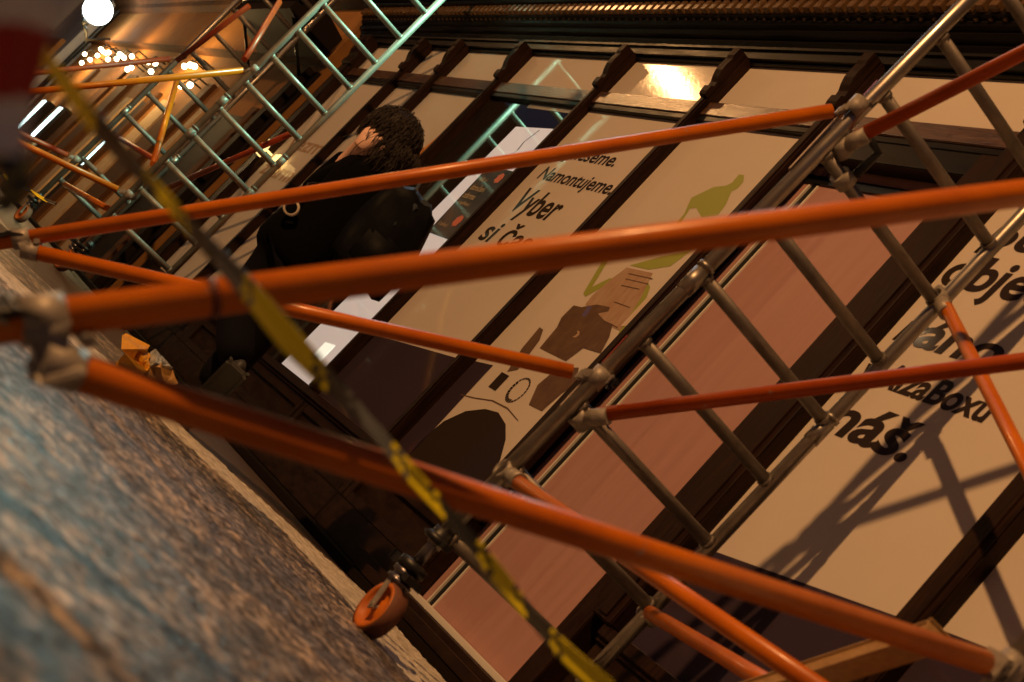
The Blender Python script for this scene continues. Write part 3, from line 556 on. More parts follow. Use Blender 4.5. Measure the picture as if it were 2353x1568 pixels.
def ladder(t, x, ya, yb, z0, z1, rungs, joints, lean=0.0, mts=None, mtr=None):
    Y = lambda y, zz: y + lean * (zz - 1.75)
    bm = bmesh.new(); bm2 = None
    fr = []
    for y in (ya, yb):
        bm = bmesh.new(); hollow(bm, (x, Y(y, z0), z0), (x, Y(y, z1), z1), TR + 0.0015, 0.004, 18)
        for j in joints:
            hollow(bm, (x, Y(y, j), j), (x, Y(y, j + 0.09), j + 0.09), TR + 0.005, 0.006, 18); hollow(bm, (x, Y(y, j + 0.1), j + 0.10), (x, Y(y, j + 0.115), j + 0.115), TR + 0.007, 0.008, 18)
        fr.append(finish('standard', bm, mts or m_alu, t))
    for zz in rungs:
        bm = bmesh.new(); tube(bm, [(x, Y(ya, zz) + TR - 0.004, zz), (x, Y(yb, zz) - TR + 0.004, zz)], TR - 0.001, 16)
        for y, s in ((ya, 1), (yb, -1)): tube(bm, [(x, Y(y, zz) + s * 0.018, zz), (x, Y(y, zz) + s * 0.034, zz)], TR + 0.004, 16)
        finish('rung', bm, mtr or m_alu_r, t)
    return fr
def caster(t, x, y, ang=0.0, zs=0.42):
    """adjustable leg, fork and orange wheel"""
    ax = Vector((math.sin(ang), -math.cos(ang), 0)); fw = Vector((ax.y, -ax.x, 0)); c = Vector((x, y, 0)) - fw * 0.035 + Vector((0, 0, 0.090))
    bm = bmesh.new(); lathe(bm, c, ax, [(-0.024, 0.033), (-0.024, 0.066), (-0.030, 0.070), (-0.030, 0.083), (0.030, 0.083), (0.030, 0.070), (0.024, 0.066), (0.010, 0.060), (0.008, 0.033), (0.016, 0.024), (0.016, 0.001)]); 
    wh = finish('wheel', bm, m_wheel, t)
    bm = bmesh.new(); lathe(bm, c, ax, [(-0.029, 0.082), (-0.027, 0.089), (0.0, 0.090), (0.027, 0.089), (0.029, 0.082)]); finish('tyre', bm, m_tread, wh)
    bm = bmesh.new()
    for s in (-1, 1):
        p0 = c + ax * s * 0.034; p1 = Vector((x, y, 0.18)) + ax * s * 0.030; d = (p1 - p0); u = d.normalized(); v = ax.cross(u)
        obox(bm, (p0 + p1) / 2, ax, v, u, 0.006, 0.030, d.length + 0.03, 0.002)
    tube(bm, [c - ax * 0.042, c + ax * 0.042], 0.009, 10)
    finish('fork', bm, m_clamp, t)
    bm = bmesh.new(); lathe(bm, Vector((x, y, 0.185)), Vector((0, 0, 1)), [(0, 0.001), (0, 0.045), (0.012, 0.045), (0.014, 0.036), (0.026, 0.036), (0.028, 0.045), (0.045, 0.045), (0.05, 0.03), (0.05, 0.001)])
    finish('swivel', bm, m_steel, t)
    bm = bmesh.new(); obox(bm, Vector((x, y, 0.24)) + fw * 0.06, fw, ax, Vector((0, 0, 1)), 0.10, 0.05, 0.022, 0.006); obox(bm, Vector((x, y, 0.215)) - fw * 0.055, fw, ax, Vector((0, 0, 1)), 0.05, 0.055, 0.014, 0.005)
    lathe(bm, Vector((x, y, 0.235)), Vector((0, 0, 1)), [(0, 0.02), (0, 0.050), (0.03, 0.050), (0.035, 0.02)]); finish('brake', bm, m_knob, t)
    bm = bmesh.new(); tube(bm, [(x, y, 0.26), (x, y, zs)], 0.019, 14); finish('leg_spindle', bm, m_steel, t)
    bm = bmesh.new(); lathe(bm, Vector((x, y, zs - 0.07)), Vector((0, 0, 1)), [(0, 0.02), (0, 0.04), (0.012, 0.055), (0.024, 0.04), (0.03, 0.034), (0.05, 0.034), (0.05, 0.02)], 12)
    obox(bm, Vector((x, y, zs - 0.06)), fw, ax, Vector((0, 0, 1)), 0.16, 0.02, 0.012, 0.004); finish('leg_collar', bm, m_knob, t)
def stabiliser(t, top, low, foot, st, yb_low, s_in, m=m_orange):
    """outrigger: long leg from a high clamp to the ground, strut from a low clamp to a sleeve on the leg"""
    d = (foot - top).normalized(); L = (foot - top).length
    bm = bmesh.new(); tube(bm, [top + d * 0.085, foot + d * 0.02], TR, 18); leg = finish('stabiliser_leg', bm, m, t)
    clamp_at(top, Vector((0, 0, 1)), d, t)
    q = top + d * s_in                                      # sleeve position on the leg
    if st: q2 = q; q = st
    sd = (low - q).normalized(); a = q + sd * (0.0 if st else 0.055)
    if st: q = q2
    bm = bmesh.new(); tube(bm, [a + sd * 0.02, low - sd * 0.085], TR, 18); finish('stabiliser_strut', bm, m, t)
    clamp_at(low, Vector((0, 0, 1)), -sd, t)
    bm = bmesh.new(); hollow(bm, q - d * 0.026, q + d * 0.026, TR + 0.007, 0.007); v = d.cross(sd).normalized()
    g = (a - q); gl_ = g.length; g = g.normalized(); obox(bm, q + g * (gl_ * 0.55), g, v.cross(g), v, gl_ * 0.8 + 0.02, 0.046, 0.050, 0.008); tube(bm, [a - sd * 0.02, a + sd * 0.03], TR + 0.003, 14); tube(bm, [q + sd * 0.05 - v * 0.034, q + sd * 0.05 + v * 0.034], 0.009, 8); finish('stabiliser_sleeve', bm, m_clamp, t)
    bm = bmesh.new(); e = foot; lathe(bm, Vector((e.x, e.y, 0.006)), Vector((0, 0, 1)), [(0, 0.001), (0, 0.06), (0.02, 0.06), (0.04, 0.03), (0.05, 0.001)]); finish('foot_pad', bm, m_knob, t)
    bm = bmesh.new(); obox(bm, q + d * 0.0 - v * 0.0 - sd * 0.045, sd, d, v, 0.03, 0.05, 0.05, 0.008); finish('sleeve_knob', bm, m_knob, t)
# near tower
NX, FX, YA, YB = -4.20, -2.17, 2.25, 3.00
t1 = thing('scaffold_tower', 'nearest aluminium scaffold tower on orange wheels in front of the pink door', 'scaffold tower', ((NX + FX) / 2, 2.6, 0), 'wheeled scaffold towers')
rg = [0.395 + 0.2895 * k for k in range(14)]
LN = 0.034; yy_ = lambda y, c: y + LN * (c + H - 1.75)
fr = ladder(t1, NX, YA, YB, 0.34, 4.6, rg, [1.47, 3.5], LN); ladder(t1, FX, YA, YB, 0.34, 4.6, rg, [1.47, 3.5])
for x in (NX, FX):
    for y in (YA, YB): caster(t1, x, y - (0.05 if x == NX else 0), 0.0 if x == NX else 0.5)
def P1(px, py, r): return atR(px, py, r)
topA = Vector((NX, YA, z(2.03))); lowA = Vector((NX, yy_(YA, 0.787), z(0.787))); slvA = atR(50, 549, 4.87)
dA = (slvA - topA).normalized(); footA = topA + dA * ((topA.z - 0.02) / -dA.z)
stabiliser(t1, topA, lowA, footA, atR(66, 577, 4.85), 0, (slvA - topA).length)
topC = Vector((FX, YA, z(2.09))); lowC = Vector((FX, YA, z(0.617))); slvC = atR(95, 735, 1.87)
dC = (slvC - topC).normalized(); footC = topC + dC * ((topC.z - 0.02) / -dC.z)
stabiliser(t1, topC, lowC, footC, atR(125, 838, 1.86), 0, (slvC - topC).length)
for q_, w_ in ((0.20, 0.012),):
    e_ = slvC - dC * q_; bm = bmesh.new(); hollow(bm, e_, e_ - dC * w_, TR + 0.0012, 0.001, 18); finish('groove_ring', bm, m_redmark if q_ > 0.5 else mat('dark_ring', (0.10, 0.015, 0.008), 0.6), t1)
b7 = brace(t1, (NX - 0.02, YA + 0.03, z(0.655)), (FX, YB - 0.1, z(2.27)), m_worn)
b8 = brace(t1, (NX - 0.02, 2.31, z(1.90)), (FX, 2.28, z(3.86)), m_worn)
b9 = brace(t1, (NX, YB, z(1.87)), (FX, YB, z(0.73)), m_orange)
b10 = brace(t1, (NX, YB - 0.06, z(0.375)), (FX, YA + 0.05, z(0.36)), m_orange)
b11 = brace(t1, (NX, YA - 0.03, z(0.365)), (FX, YA, z(0.375)), m_orange)
for c, d in (((NX, YA + 0.03, z(0.655)), (2, 0.7, 1.6)), ((NX, 2.31, z(1.90)), (2, 0, 2)), ((NX, YB, z(1.86)), (2, 0, -1.1)), ((NX, YB - 0.03, z(0.375)), (2, -0.7, 0)), ((NX, YA - 0.03, z(0.37)), (1, 0, 0))):
    bm = bmesh.new(); c = Vector(c); d = Vector(d).normalized(); tube(bm, [c + d * 0.02, c + d * 0.1], TR + 0.004, 14); hollow(bm, c - Vector((0, 0.03, 0)), c + Vector((0, 0.03, 0)), TR + 0.010, 0.009)
    obox(bm, c - d * 0.03 + Vector((0, 0, 0.02)), d, Vector((0, 1, 0)), d.cross(Vector((0, 1, 0))), 0.03, 0.04, 0.03, 0.006)
    finish('brace_hook', bm, m_clamp, t1)
# stickers on the near standard
def sticker(t, x, y, z0, z1, marks, face=-1.9):
    ca, sa = math.cos(face), math.sin(face)
    def arc(bm, za, zb, w_, mi, rr):
        n = 5; prev = None
        for k in range(n + 1):
            q = face + (k / n - 0.5) * w_; a_ = bm.verts.new((x + rr * math.cos(q), y + rr * math.sin(q), za)); b_ = bm.verts.new((x + rr * math.cos(q), y + rr * math.sin(q), zb))
            if prev: f = bm.faces.new((prev[0], a_, b_, prev[1])); f.material_index = mi
            prev = (a_, b_)
    bm = bmesh.new(); arc(bm, z0, z1, 1.5, 0, TR + 0.0028)
    for k in range(marks):
        h_ = (z1 - z0) / marks; arc(bm, z0 + h_ * (k + 0.15), z0 + h_ * (k + 0.8), 0.55, 1, TR + 0.0036)
    finish('sticker', bm, [m_sticker, m_mark], t)
sticker(t1, NX, YA, z(1.72), z(1.97), 7, -2.3); sticker(t1, NX, yy_(YA, 0.68), z(0.62), z(0.75), 4, -2.3)
for z0_, z1_, ys in ((2.08, 2.15, YA + 0.02), (0.83, 0.95, yy_(YA, 0.9))):
    bm = bmesh.new(); prev = None
    for k in range(7):
        q = -2.55 + k * 0.14; a_ = bm.verts.new((NX + 0.0275 * math.cos(q), ys + 0.0275 * math.sin(q), z(z0_))); b_ = bm.verts.new((NX + 0.0275 * math.cos(q), ys + 0.0275 * math.sin(q), z(z1_)))
        if prev: bm.faces.new((prev[0], a_, b_, prev[1]))
        prev = (a_, b_)
    finish('colour_band', bm, m_redmark, t1)
bm = bmesh.new(); tube(bm, [(NX + 0.005, YA + 0.12, z(1.84)), (NX + 0.005, YA + 0.17, z(1.84))], TR + 0.012, 16); finish('rung_coupler', bm, m_clamp, t1)
bm = bmesh.new(); tube(bm, [(NX + 0.02, YA + 0.16, z(1.88)), (NX + 0.015, YA + 0.17, z(1.99)), (NX + 0.01, YA + 0.08, z(2.0))], 0.016, 10); finish('locking_lever', bm, m_iron, t1)
# pale plank lying on the tower's lowest rungs, bottom right
tag(part('plank', m_plank, lambda bm: (lambda A, B: obox(bm, (A + B) / 2, (B - A).normalized(), (B - A).normalized().cross(Vector((0, 0, 1))).normalized(), (B - A).normalized().cross(Vector((0, 0, 1))).cross(B - A).normalized(), (B - A).length, 0.05, 0.045, 0.004))(atR(1640, 1625, 3.9), atR(2150, 1462, 3.35)), None), 'pale pine plank slanting below the lowest orange brace at bottom right', 'plank')
# far tower
KS = 0.922; EX, GX, YE, YF = -12.8 * KS, -16.1 * KS, 2.41 * KS, 3.12 * KS; TR = 0.0255
t2 = thing('scaffold_tower', 'far aluminium scaffold tower catching mint green light beyond the person', 'scaffold tower', ((EX + GX) / 2, 2.8, 0), 'wheeled scaffold towers')
rg = [z(KS * (0.938 - 2 * 0.3135 + 0.3135 * k)) for k in range(13)]
ladder(t2, EX, YE, YF, 0.5, 4.4, rg, [z(1.10), z(1.45)], 0, m_alu2, m_alu2); ladder(t2, GX, YE, YF, 0.32, 4.2, [q - 0.02 for q in rg], [z(1.10), 3.2])
for x in (EX, GX):
    for y in (YE, YF): caster(t2, x, y, 0.3, 0.5 if x == EX else 0.36)
for X, top_z, low_z, fx_ in ((EX, z(2.008 * KS), z(0.527 * KS), -13.38 * KS), (GX, z(2.038 * KS), z(0.55 * KS), -16.75 * KS)):
    tp = Vector((X, YE, top_z)); ft = Vector((fx_, 0.66 * KS, 0.02)); d = (ft - tp)
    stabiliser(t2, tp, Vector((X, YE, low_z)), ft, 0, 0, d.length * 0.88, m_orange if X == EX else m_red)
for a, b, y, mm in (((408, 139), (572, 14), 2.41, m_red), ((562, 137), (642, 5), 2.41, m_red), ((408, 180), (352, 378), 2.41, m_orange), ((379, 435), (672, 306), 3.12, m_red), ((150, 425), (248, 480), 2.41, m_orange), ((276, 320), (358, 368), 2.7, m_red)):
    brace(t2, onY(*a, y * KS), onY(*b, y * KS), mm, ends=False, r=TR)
# scrap of tape on the far tower
def ribbon(name, pts, wid, twist, m_list, seg_m, sub=6):
    """pts: 3-D control points; flat band with a twist (radians) along its length"""
    P = []; n = len(pts)
    for i in range(n - 1):
        p0, p1, p2, p3 = pts[max(i - 1, 0)], pts[i], pts[i + 1], pts[min(i + 2, n - 1)]
        for k in range(sub):
            s = k / sub; P.append(0.5 * ((2 * p1) + (p2 - p0) * s + (2 * p0 - 5 * p1 + 4 * p2 - p3) * s * s + (3 * p1 - p0 - 3 * p2 + p3) * s ** 3))
    P.append(pts[-1]); bm = bmesh.new(); rows = []; N = len(P)
    for i, p in enumerate(P):
        d = (P[min(i + 1, N - 1)] - P[max(i - 1, 0)]).normalized(); view = (p - Vector((0, 0, H))).normalized()
        side = d.cross(view).normalized(); nor = side.cross(d); q = i / (N - 1) * (n - 1)
        j = min(int(q), n - 2); f_ = q - j; tw = twist[j] * (1 - f_) + twist[j + 1] * f_; wq = wid[j] * (1 - f_) + wid[j + 1] * f_
        a_ = side * math.cos(tw) + nor * math.sin(tw); b_ = -side * math.sin(tw) + nor * math.cos(tw)
        rows.append([bm.verts.new(p + a_ * wq * c_ + b_ * wq * 0.18 * (1 - (2 * c_) ** 2)) for c_ in (-0.5, -0.25, 0, 0.25, 0.5)])
    for i, (A, B) in enumerate(zip(rows, rows[1:])):
        for k in range(4):
            f = bm.faces.new((A[k], A[k + 1], B[k + 1], B[k])); f.smooth = True
            j = (i + k * 0.8) / (N - 1) * (n - 1); f.material_index = seg_m(j)
    me_o = finish(name, bm, m_list)
    sm = me_o.modifiers.new('thickness', 'SOLIDIFY'); sm.thickness = 0.0008
    return me_o
tp = [(28, -15, 1.15), (60, 55, 1.2), (105, 130, 1.25), (165, 215, 1.3), (235, 300, 1.38), (300, 375, 1.45), (375, 450, 1.5), (440, 525, 1.55), (515, 605, 1.6), (590, 690, 1.65), (665, 780, 1.7), (760, 880, 1.75), (850, 975, 1.8), (945, 1090, 1.85), (1040, 1195, 1.9), (1140, 1315, 1.95), (1225, 1420, 2.0), (1300, 1500, 2.05), (1400, 1590, 2.1)]
cols = {0: 0, 1: 0, 2: 0, 3: 0, 4: 1, 5: 1, 6: 0, 7: 1, 8: 3, 9: 0, 10: 0, 11: 1, 12: 3, 13: 0, 14: 1, 15: 0, 16: 1, 17: 0}
widp = [28, 28, 30, 31, 32, 30, 27, 29, 32, 38, 42, 38, 33, 31, 30, 29, 29, 32, 35]
YT = ribbon('barrier_tape', [atR(a, b, r) for a, b, r in tp], [1.4 * w_ * r / 3504 for w_, (_, _, r) in zip(widp, tp)], [0.2, 0.5, 0.9, 0.7, 0.2, 0.5, 0.9, 0.6, 0.2, 0.3, 0.1, 0.6, 1.0, 0.6, 0.8, 0.3, 0.9, 0.4, 0.2],
    [m_ty, m_tb, m_to, m_tg], lambda j: cols[min(17, int(j + (0.35 if int(j * 7) % 2 else 0)))], sub=8)
tag(YT, 'twisted yellow and black barrier tape hanging diagonally in front of everything', 'barrier tape')
tp2 = [(150, -80, 0.85), (95, -20, 0.85), (45, 55, 0.86), (15, 150, 0.87), (-10, 260, 0.88), (-20, 350, 0.88)]
RT = ribbon('barrier_tape', [atR(a, b, r) for a, b, r in tp2], [0.030, 0.034, 0.036, 0.038, 0.038, 0.034], [0.1, 0.2, 0.1, 0.2, 0.3, 0.4], [m_tw, m_tr, m_tb], lambda j: 0 if j < 2.15 else (1 if j < 3.9 else 0), sub=8)
tag(RT, 'blurred red and white barrier tape at the top left corner', 'barrier tape')
tp3 = [(-20, 300, 1.0), (15, 340, 1.0), (35, 400, 1.0), (28, 450, 1.0), (-10, 480, 1.0)]
KT = ribbon('tape_tail', [atR(a, b, r) for a, b, r in tp3], [0.02, 0.022, 0.02, 0.018, 0.012], [0.2, 0.4, 0.2, 0.5, 0.2], [m_tb, m_to], lambda j: 0 if int(j * 3) % 3 else 1, sub=6)
tag(KT, 'dark crumpled tape end at the left edge below the red and white tape', 'barrier tape')
tp4 = [(-5, 398, 9), (20, 412, 9), (45, 425, 9), (75, 442, 9), (105, 460, 9), (130, 470, 9)]
FT = ribbon('barrier_tape', [atR(a, b, r) for a, b, r in tp4], [0.035, 0.03, 0.03, 0.025, 0.02, 0.015], [0.2, 0.8, 0.3, 0.9, 0.4, 0.2], [m_tb, m_ty], lambda j: 1 if 0.8 < j % 2.4 < 1.7 else 0)
tag(FT, 'thin distant yellow and black tape strung beside the far tower', 'barrier tape')
# ---------------------------------------------------------------- the person
PF = Vector((-6.37, 2.08, 0.0)); PFW = Vector((-0.956, 0.292, 0)).normalized(); PR_ = Vector((PFW.y, -PFW.x, 0))
def pp(s, d, t): return PF + PR_ * s + PFW * d + Vector((0, 0, t))
def skin_mesh(name, nodes, edges_, m, parent, sub=2):
    """nodes: name -> (s, depth, height, radius or (rx, ry))"""
    me = bpy.data.meshes.new(name); keys = list(nodes); idx = {k: i for i, k in enumerate(keys)}
    me.from_pydata([pp(*nodes[k][:3]) for k in keys], [(idx[a], idx[b]) for a, b in edges_], [])
    me.materials.append(m); o = bpy.data.objects.new(name, me); COL.objects.link(o)
    sk = o.modifiers.new('skin', 'SKIN'); sk.use_smooth_shade = True
    for k, v in zip(keys, me.skin_vertices[0].data):
        r = nodes[k][3]; v.radius = r if isinstance(r, tuple) else (r, r)
    me.skin_vertices[0].data[0].use_root = True
    ss = o.modifiers.new('sub', 'SUBSURF'); ss.levels = sub; ss.render_levels = sub
    dg = bpy.context.evaluated_depsgraph_get(); dg.update()
    nm = bpy.data.meshes.new_from_object(o.evaluated_get(dg)); o.modifiers.clear(); o.data = nm; nm.name = name
    nm.materials.clear(); nm.materials.append(m)
    for pgn in nm.polygons: pgn.use_smooth = True
    if parent: o.parent = parent; o.matrix_local = world_of(parent).inverted()
    return o
person = thing('person', 'person in a black coat seen from behind, walking away with one hand at the ear', 'person', PF)
N = {'pelvis': (-0.17, 0, 0.93, 0.13), 'waist': (-0.17, 0.02, 1.08, 0.12), 'chest': (-0.18, 0.04, 1.26, 0.15), 'neckb': (-0.21, 0.06, 1.40, 0.065), 'neck': (-0.235, 0.09, 1.46, 0.052), 'head0': (-0.245, 0.12, 1.52, 0.070), 'head': (-0.25, 0.115, 1.575, 0.086), 'crown': (-0.252, 0.10, 1.63, 0.055),
     'shl': (-0.29, 0.05, 1.32, 0.06), 'ell': (-0.34, 0.15, 1.14, 0.045), 'wrl': (-0.320, 0.04, 1.355, 0.032), 'pal': (-0.314, -0.01, 1.40, 0.042), 'pal2': (-0.309, -0.035, 1.44, 0.044),
     'shr': (-0.02, 0.02, 1.36, 0.06), 'elr': (0.10, 0.02, 1.10, 0.045), 'wrr': (0.02, 0.20, 0.98, 0.03), 'palr': (0.0, 0.27, 0.96, 0.032),
     'hpr': (-0.09, 0, 0.88, 0.09), 'knr': (-0.07, 0.05, 0.50, 0.065), 'anr': (-0.03, 0.02, 0.10, 0.040), 'ftr': (-0.04, 0.16, 0.05, 0.036),
     'hpl': (-0.25, 0, 0.88, 0.09), 'knl': (-0.19, 0.02, 0.50, 0.065), 'anl': (-0.08, -0.20, 0.42, 0.022), 'ftl': (-0.065, -0.23, 0.375, 0.02)}
ED = [('pelvis', 'waist'), ('waist', 'chest'), ('chest', 'neckb'), ('neckb', 'neck'), ('neck', 'head0'), ('head0', 'head'), ('head', 'crown'), ('chest', 'shl'), ('shl', 'ell'), ('ell', 'wrl'), ('wrl', 'pal'), ('pal', 'pal2'),
      ('chest', 'shr'), ('shr', 'elr'), ('elr', 'wrr'), ('wrr', 'palr'), ('pelvis', 'hpr'), ('hpr', 'knr'), ('knr', 'anr'), ('anr', 'ftr'), ('pelvis', 'hpl'), ('hpl', 'knl'), ('knl', 'anl'), ('anl', 'ftl')]
# fingers of the raised hand, curled towards the ear
for i, (ds, dd) in enumerate(((-0.026, 0.018), (-0.014, 0.006), (0.000, -0.004), (0.014, -0.012))):
    a_, b_, c_ = 'f%da' % i, 'f%db' % i, 'f%dc' % i; ln = (0.9, 1.0, 0.95, 0.8)[i]
    N[a_] = (-0.305 + ds * 1.6, -0.035 + dd, 1.478, 0.0140); N[b_] = (-0.292 + ds * 1.6, -0.015 + dd, 1.476 + 0.036 * ln, 0.0115); N[c_] = (-0.272 + ds, 0.02 + dd, 1.476 + 0.046 * ln, 0.0100)
    ED += [('pal2', a_), (a_, b_), (b_, c_)]
N['t0'] = (-0.266, -0.025, 1.425, 0.016); N['t1'] = (-0.243, -0.045, 1.452, 0.014); N['t2'] = (-0.235, -0.05, 1.485, 0.012); ED += [('pal', 't0'), ('t0', 't1'), ('t1', 't2')]
skin_mesh('body', N, ED, m_skin, person, 2)
# ear, nose
bm = bmesh.new(); lathe(bm, pp(-0.352, 0.10, 1.56), PR_, [(-0.012, 0.004), (-0.010, 0.026), (0.0, 0.030), (0.012, 0.022)], 14); finish('ear', bm, m_skin, person, True)
bm = bmesh.new(); bmesh.ops.create_uvsphere(bm, u_segments=8, v_segments=6, radius=0.016, matrix=Matrix.Translation(pp(-0.262, 0.212, 1.56))); finish('nose', bm, m_skin, person, True)
# long coat
CN = {'hem': (-0.215, 0.0, 0.74, (0.20, 0.155)), 'hip': (-0.205, 0.0, 0.93, (0.195, 0.15)), 'wai': (-0.18, 0.02, 1.10, (0.185, 0.145)), 'che': (-0.18, 0.04, 1.27, (0.20, 0.155)), 'col': (-0.21, 0.05, 1.385, (0.115, 0.10)), 'col2': (-0.225, 0.07, 1.425, (0.09, 0.085)),
      'shl': (-0.29, 0.05, 1.29, 0.085), 'ell': (-0.335, 0.13, 1.12, 0.07), 'fal': (-0.325, 0.10, 1.26, 0.058), 'wrl': (-0.325, 0.075, 1.365, 0.048),
      'shr': (-0.03, 0.03, 1.33, 0.085), 'elr': (0.09, 0.03, 1.10, 0.075), 'wrr': (0.03, 0.18, 0.98, 0.055)}
CE = [('che', 'wai'), ('wai', 'hip'), ('hip', 'hem'), ('che', 'col'), ('col', 'col2'), ('che', 'shl'), ('shl', 'ell'), ('ell', 'fal'), ('fal', 'wrl'), ('che', 'shr'), ('shr', 'elr'), ('elr', 'wrr')]
CN = {k: CN[k] for k in ['che'] + [q for q in CN if q != 'che']}
skin_mesh('coat', CN, CE, m_coat, person, 2)
TN = {'pel': (-0.17, 0, 0.90, (0.15, 0.12)), 'hr': (-0.10, 0, 0.80, 0.105), 'kr': (-0.07, 0.04, 0.50, 0.095), 'ar': (-0.06, 0.02, 0.17, 0.085), 'hl': (-0.24, 0, 0.80, 0.105), 'kl': (-0.20, 0.0, 0.52, 0.095), 'al': (-0.05, -0.27, 0.345, 0.085)}
skin_mesh('trousers', TN, [('pel', 'hr'), ('hr', 'kr'), ('kr', 'ar'), ('pel', 'hl'), ('hl', 'kl'), ('kl', 'al')], m_trou, person, 2)
def shoe(c, f, name='shoe'):
    bm = bmesh.new(); r = bmesh.ops.create_uvsphere(bm, u_segments=16, v_segments=10, radius=1)
    s = f.cross(Vector((0, 0, 1))).normalized(); u = s.cross(f).normalized()
    for v in r['verts']:
        q = v.co; hgt = 0.055 - 0.018 * q.x; v.co = c + f * (q.x * 0.15) + s * (q.y * 0.05 * (1 + 0.15 * q.x)) + u * (max(q.z, -0.7) * hgt)
    o = finish(name, bm, m_shoe, person, True)
    bm = bmesh.new(); obox(bm, c - u * 0.035, f, s, u, 0.27, 0.088, 0.022, 0.01); finish('sole', bm, m_sole, o)
shoe(pp(-0.04, 0.08, 0.052), PFW); shoe(pp(-0.03, -0.22, 0.275), (PFW * 0.9 + Vector((0, 0, -0.75))).normalized())
# curly hair: a cap and many small curls
def hair():
    bm = bmesh.new(); rnd = random.Random(3)
    def surf(u, v):
        # ellipsoid shell plus nape volume
        s = -0.245 + 0.130 * math.cos(u) * math.sin(v); d = 0.075 + 0.115 * math.sin(u) * math.sin(v); t = 1.580 + 0.115 * math.cos(v); return s, d, t
    r = bmesh.ops.create_uvsphere(bm, u_segments=24, v_segments=16, radius=1)
    for vv in r['verts']:
        q = vv.co; face = max(0, q.y - 0.2)       # pull in over the face
        vv.co = pp(-0.252 + 0.112 * q.x + (0.03 if q.z < 0 else 0), 0.068 + 0.108 * q.y * (1 - 0.35 * face), 1.577 + 0.10 * q.z + (-0.03 if q.z < -0.3 and q.y < 0.2 else 0))
    for k in range(3200):
        nape = rnd.random() < 0.42
        if nape: s, d, t = -0.178 + rnd.gauss(0, 0.055), -0.02 + rnd.gauss(0, 0.035), 1.475 + rnd.uniform(-0.05, 0.08)
        else:
            u = rnd.uniform(0, 2 * math.pi); v = math.acos(rnd.uniform(-0.45, 1)); s, d, t = surf(u, v)
            if d > 0.165 and t < 1.57: continue
            if t < 1.53 and s < -0.275: continue
        c = pp(s, d, t); rr = rnd.uniform(0.006, 0.015); ax = Vector((rnd.gauss(0, 1), rnd.gauss(0, 1), rnd.gauss(0, 0.5))).normalized(); u_, v_ = frame_of(ax)
        st_ = rnd.uniform(0, 6.28); ln = rnd.uniform(3.5, 7.5); n_ = 9
        drop = Vector((rnd.gauss(0, .008), rnd.gauss(0, .008), -rnd.uniform(0.005, 0.035)))
        if k % 5:                                  # loose wavy lock
            out = (c - pp(-0.25, 0.08, 1.55)).normalized(); L_ = rnd.uniform(0.05, 0.10); ph = rnd.uniform(0, 6.28); fr_ = rnd.uniform(4, 8)
            tube(bm, [c + out * 0.012 * math.sin(3 * i / n_) + Vector((0, 0, -1)) * L_ * (i / n_) + (u_ * math.sin(ph + fr_ * i / n_) + v_ * math.cos(ph + fr_ * i / n_)) * 0.005 for i in range(n_ + 1)], 0.002, 4, closed=False, rr=[0.0016] * (n_ - 1) + [0.0012, 0.0004])
            continue
        tube(bm, [c + (u_ * math.cos(st_ + ln * i / n_) + v_ * math.sin(st_ + ln * i / n_)) * rr * (1 - 0.3 * i / n_) + drop * (i / n_) for i in range(n_ + 1)], 0.0022, 4, closed=False, rr=[0.0015] * (n_ - 1) + [0.0012, 0.0005])
    finish('hair', bm, m_hair, person, True)
hair()
# backpack on the right shoulder side
bp_ = thing('backpack', 'soft black backpack worn on the back of the person in black', 'backpack', pp(0.06, -0.2, 0.95))
def packf(bm):
    r = bmesh.ops.create_cube(bm, size=2.0); bmesh.ops.subdivide_edges(bm, edges=bm.edges[:], cuts=7, use_grid_fill=True)
    for v in bm.verts:
        q = v.co.copy(); n_ = q.normalized(); q = q * 0.55 + n_ * 0.62
        w_ = 0.14 * (1 - 0.10 * q.z); v.co = pp(0.035 + q.x * w_ + 0.02 * q.z * -1, -0.20 + q.y * 0.105 + 0.012 * math.sin(q.z * 7 + q.x * 4), 1.17 + q.z * 0.21 - 0.012 * math.sin(q.x * 9))
part('bag_body', m_bag, packf, bp_, True)
part('front_pocket', m_bag, lambda bm: (lambda: [obox(bm, pp(0.06, -0.315, 1.08), PR_, PFW, Vector((0, 0, 1)), 0.20, 0.05, 0.18, 0.02)])(), bp_, True)
part('shoulder_strap', m_strap, lambda bm: (tube(bm, [pp(-0.06, -0.10, 1.34), pp(-0.07, -0.03, 1.43), pp(-0.06, 0.08, 1.42), pp(-0.04, 0.18, 1.30), pp(0.0, 0.17, 1.1)], 0.012, 6), tube(bm, [pp(-0.02, -0.24, 1.44), pp(0.0, -0.27, 1.34), pp(0.025, -0.31, 1.22)], 0.007, 6)), bp_)
part('buckle', m_strap, lambda bm: (obox(bm, pp(0.06, -0.27, 1.385), PR_, PFW, Vector((0, 0, 1)), 0.05, 0.03, 0.028, 0.006), obox(bm, pp(0.03, -0.30, 1.33), PR_, PFW, Vector((0, 0, 1)), 0.03, 0.03, 0.045, 0.006)), bp_)
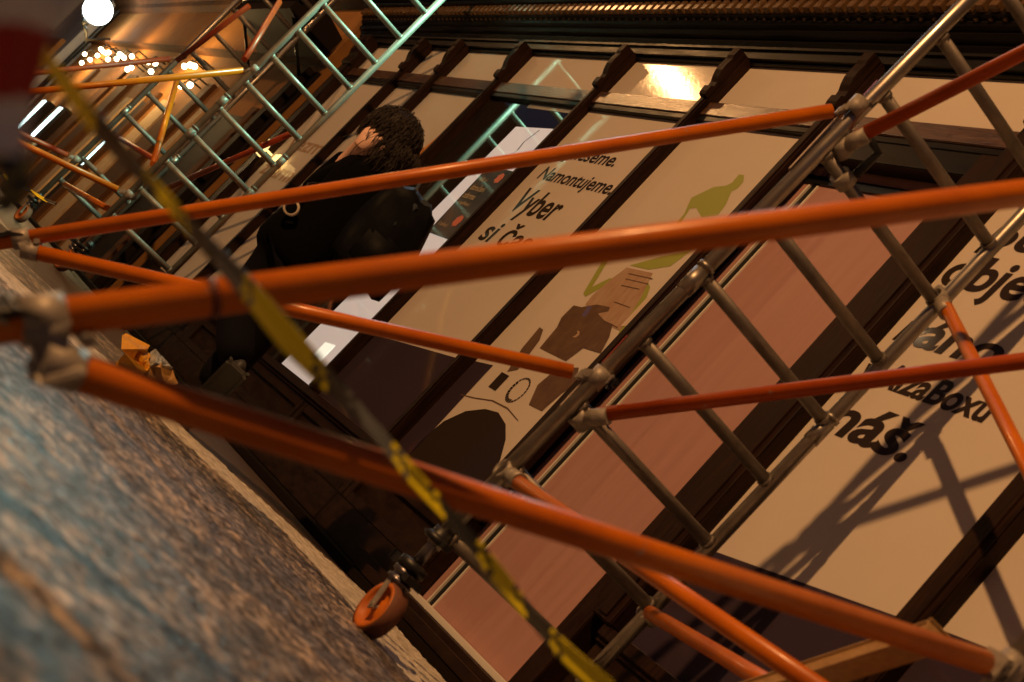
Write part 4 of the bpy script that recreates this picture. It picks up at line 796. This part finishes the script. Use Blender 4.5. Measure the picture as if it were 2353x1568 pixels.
bm = bmesh.new(); rc = atR(670, 478, 6.56); n_ = (rc - Vector((0, 0, H))).normalized()
n_ = (n_ + PR_ * 0.25).normalized(); lathe(bm, rc, n_, [(-0.010, 0.027), (-0.010, 0.036), (0.010, 0.036), (0.010, 0.027), (-0.010, 0.027)], 30)
tag(finish('ring', bm, m_ring, None, True), 'small pale ring hanging against the side of the black coat', 'ring')
bm = bmesh.new(); tube(bm, [rc + Vector((0, 0, 0.03)), pp(-0.36, -0.12, 1.12), pp(-0.33, -0.08, 1.16)], 0.003, 6); 
tag(finish('cord', bm, m_knob), 'thin black cord holding the pale ring at the coat', 'cord')
# ---------------------------------------------------------------- crumpled crisp packet on the paving
def packet():
    t = thing('crisp_packet', 'crumpled yellow crisp packet lying on the paving by the wall', 'packet', onZ(345, 885))
    rr = 6.6; P = {'a': (278, 838), 'b': (310, 805), 'c': (345, 812), 'd': (366, 832), 'e': (385, 855), 'f': (402, 888), 'g': (345, 842), 'h': (320, 860), 'i': (355, 905), 'j': (318, 890), 'k': (330, 825)}
    V = {k: atR(px, py, rr + off) for (k, (px, py)), off in zip(P.items(), (0.03, 0.0, 0.05, 0.08, 0.08, 0.06, -0.04, -0.03, -0.02, 0.0, -0.05))}
    def mk(fs, bm):
        for f in fs:
            vs = [bm.verts.new(V[c]) for c in f]; bm.faces.new(vs)
        bmesh.ops.remove_doubles(bm, verts=bm.verts[:], dist=1e-5)
        bmesh.ops.subdivide_edges(bm, edges=bm.edges[:], cuts=3, use_grid_fill=True); rnd = random.Random(5)
        for v in bm.verts: v.co += Vector((rnd.gauss(0, 1), rnd.gauss(0, 1), rnd.gauss(0, 1))) * 0.0025
        r = bmesh.ops.solidify(bm, geom=bm.faces[:], thickness=0.03)
    part('front', m_crisp, lambda bm: mk(['abk', 'akh', 'kgh', 'bck', 'ckg', 'ahj'], bm), t)
    part('silver_band', m_crispw, lambda bm: mk(['cdg', 'gde'], bm), t)
    part('lower_side', m_crispi, lambda bm: mk(['ghi', 'hji', 'gei', 'efi'], bm), t)
packet()
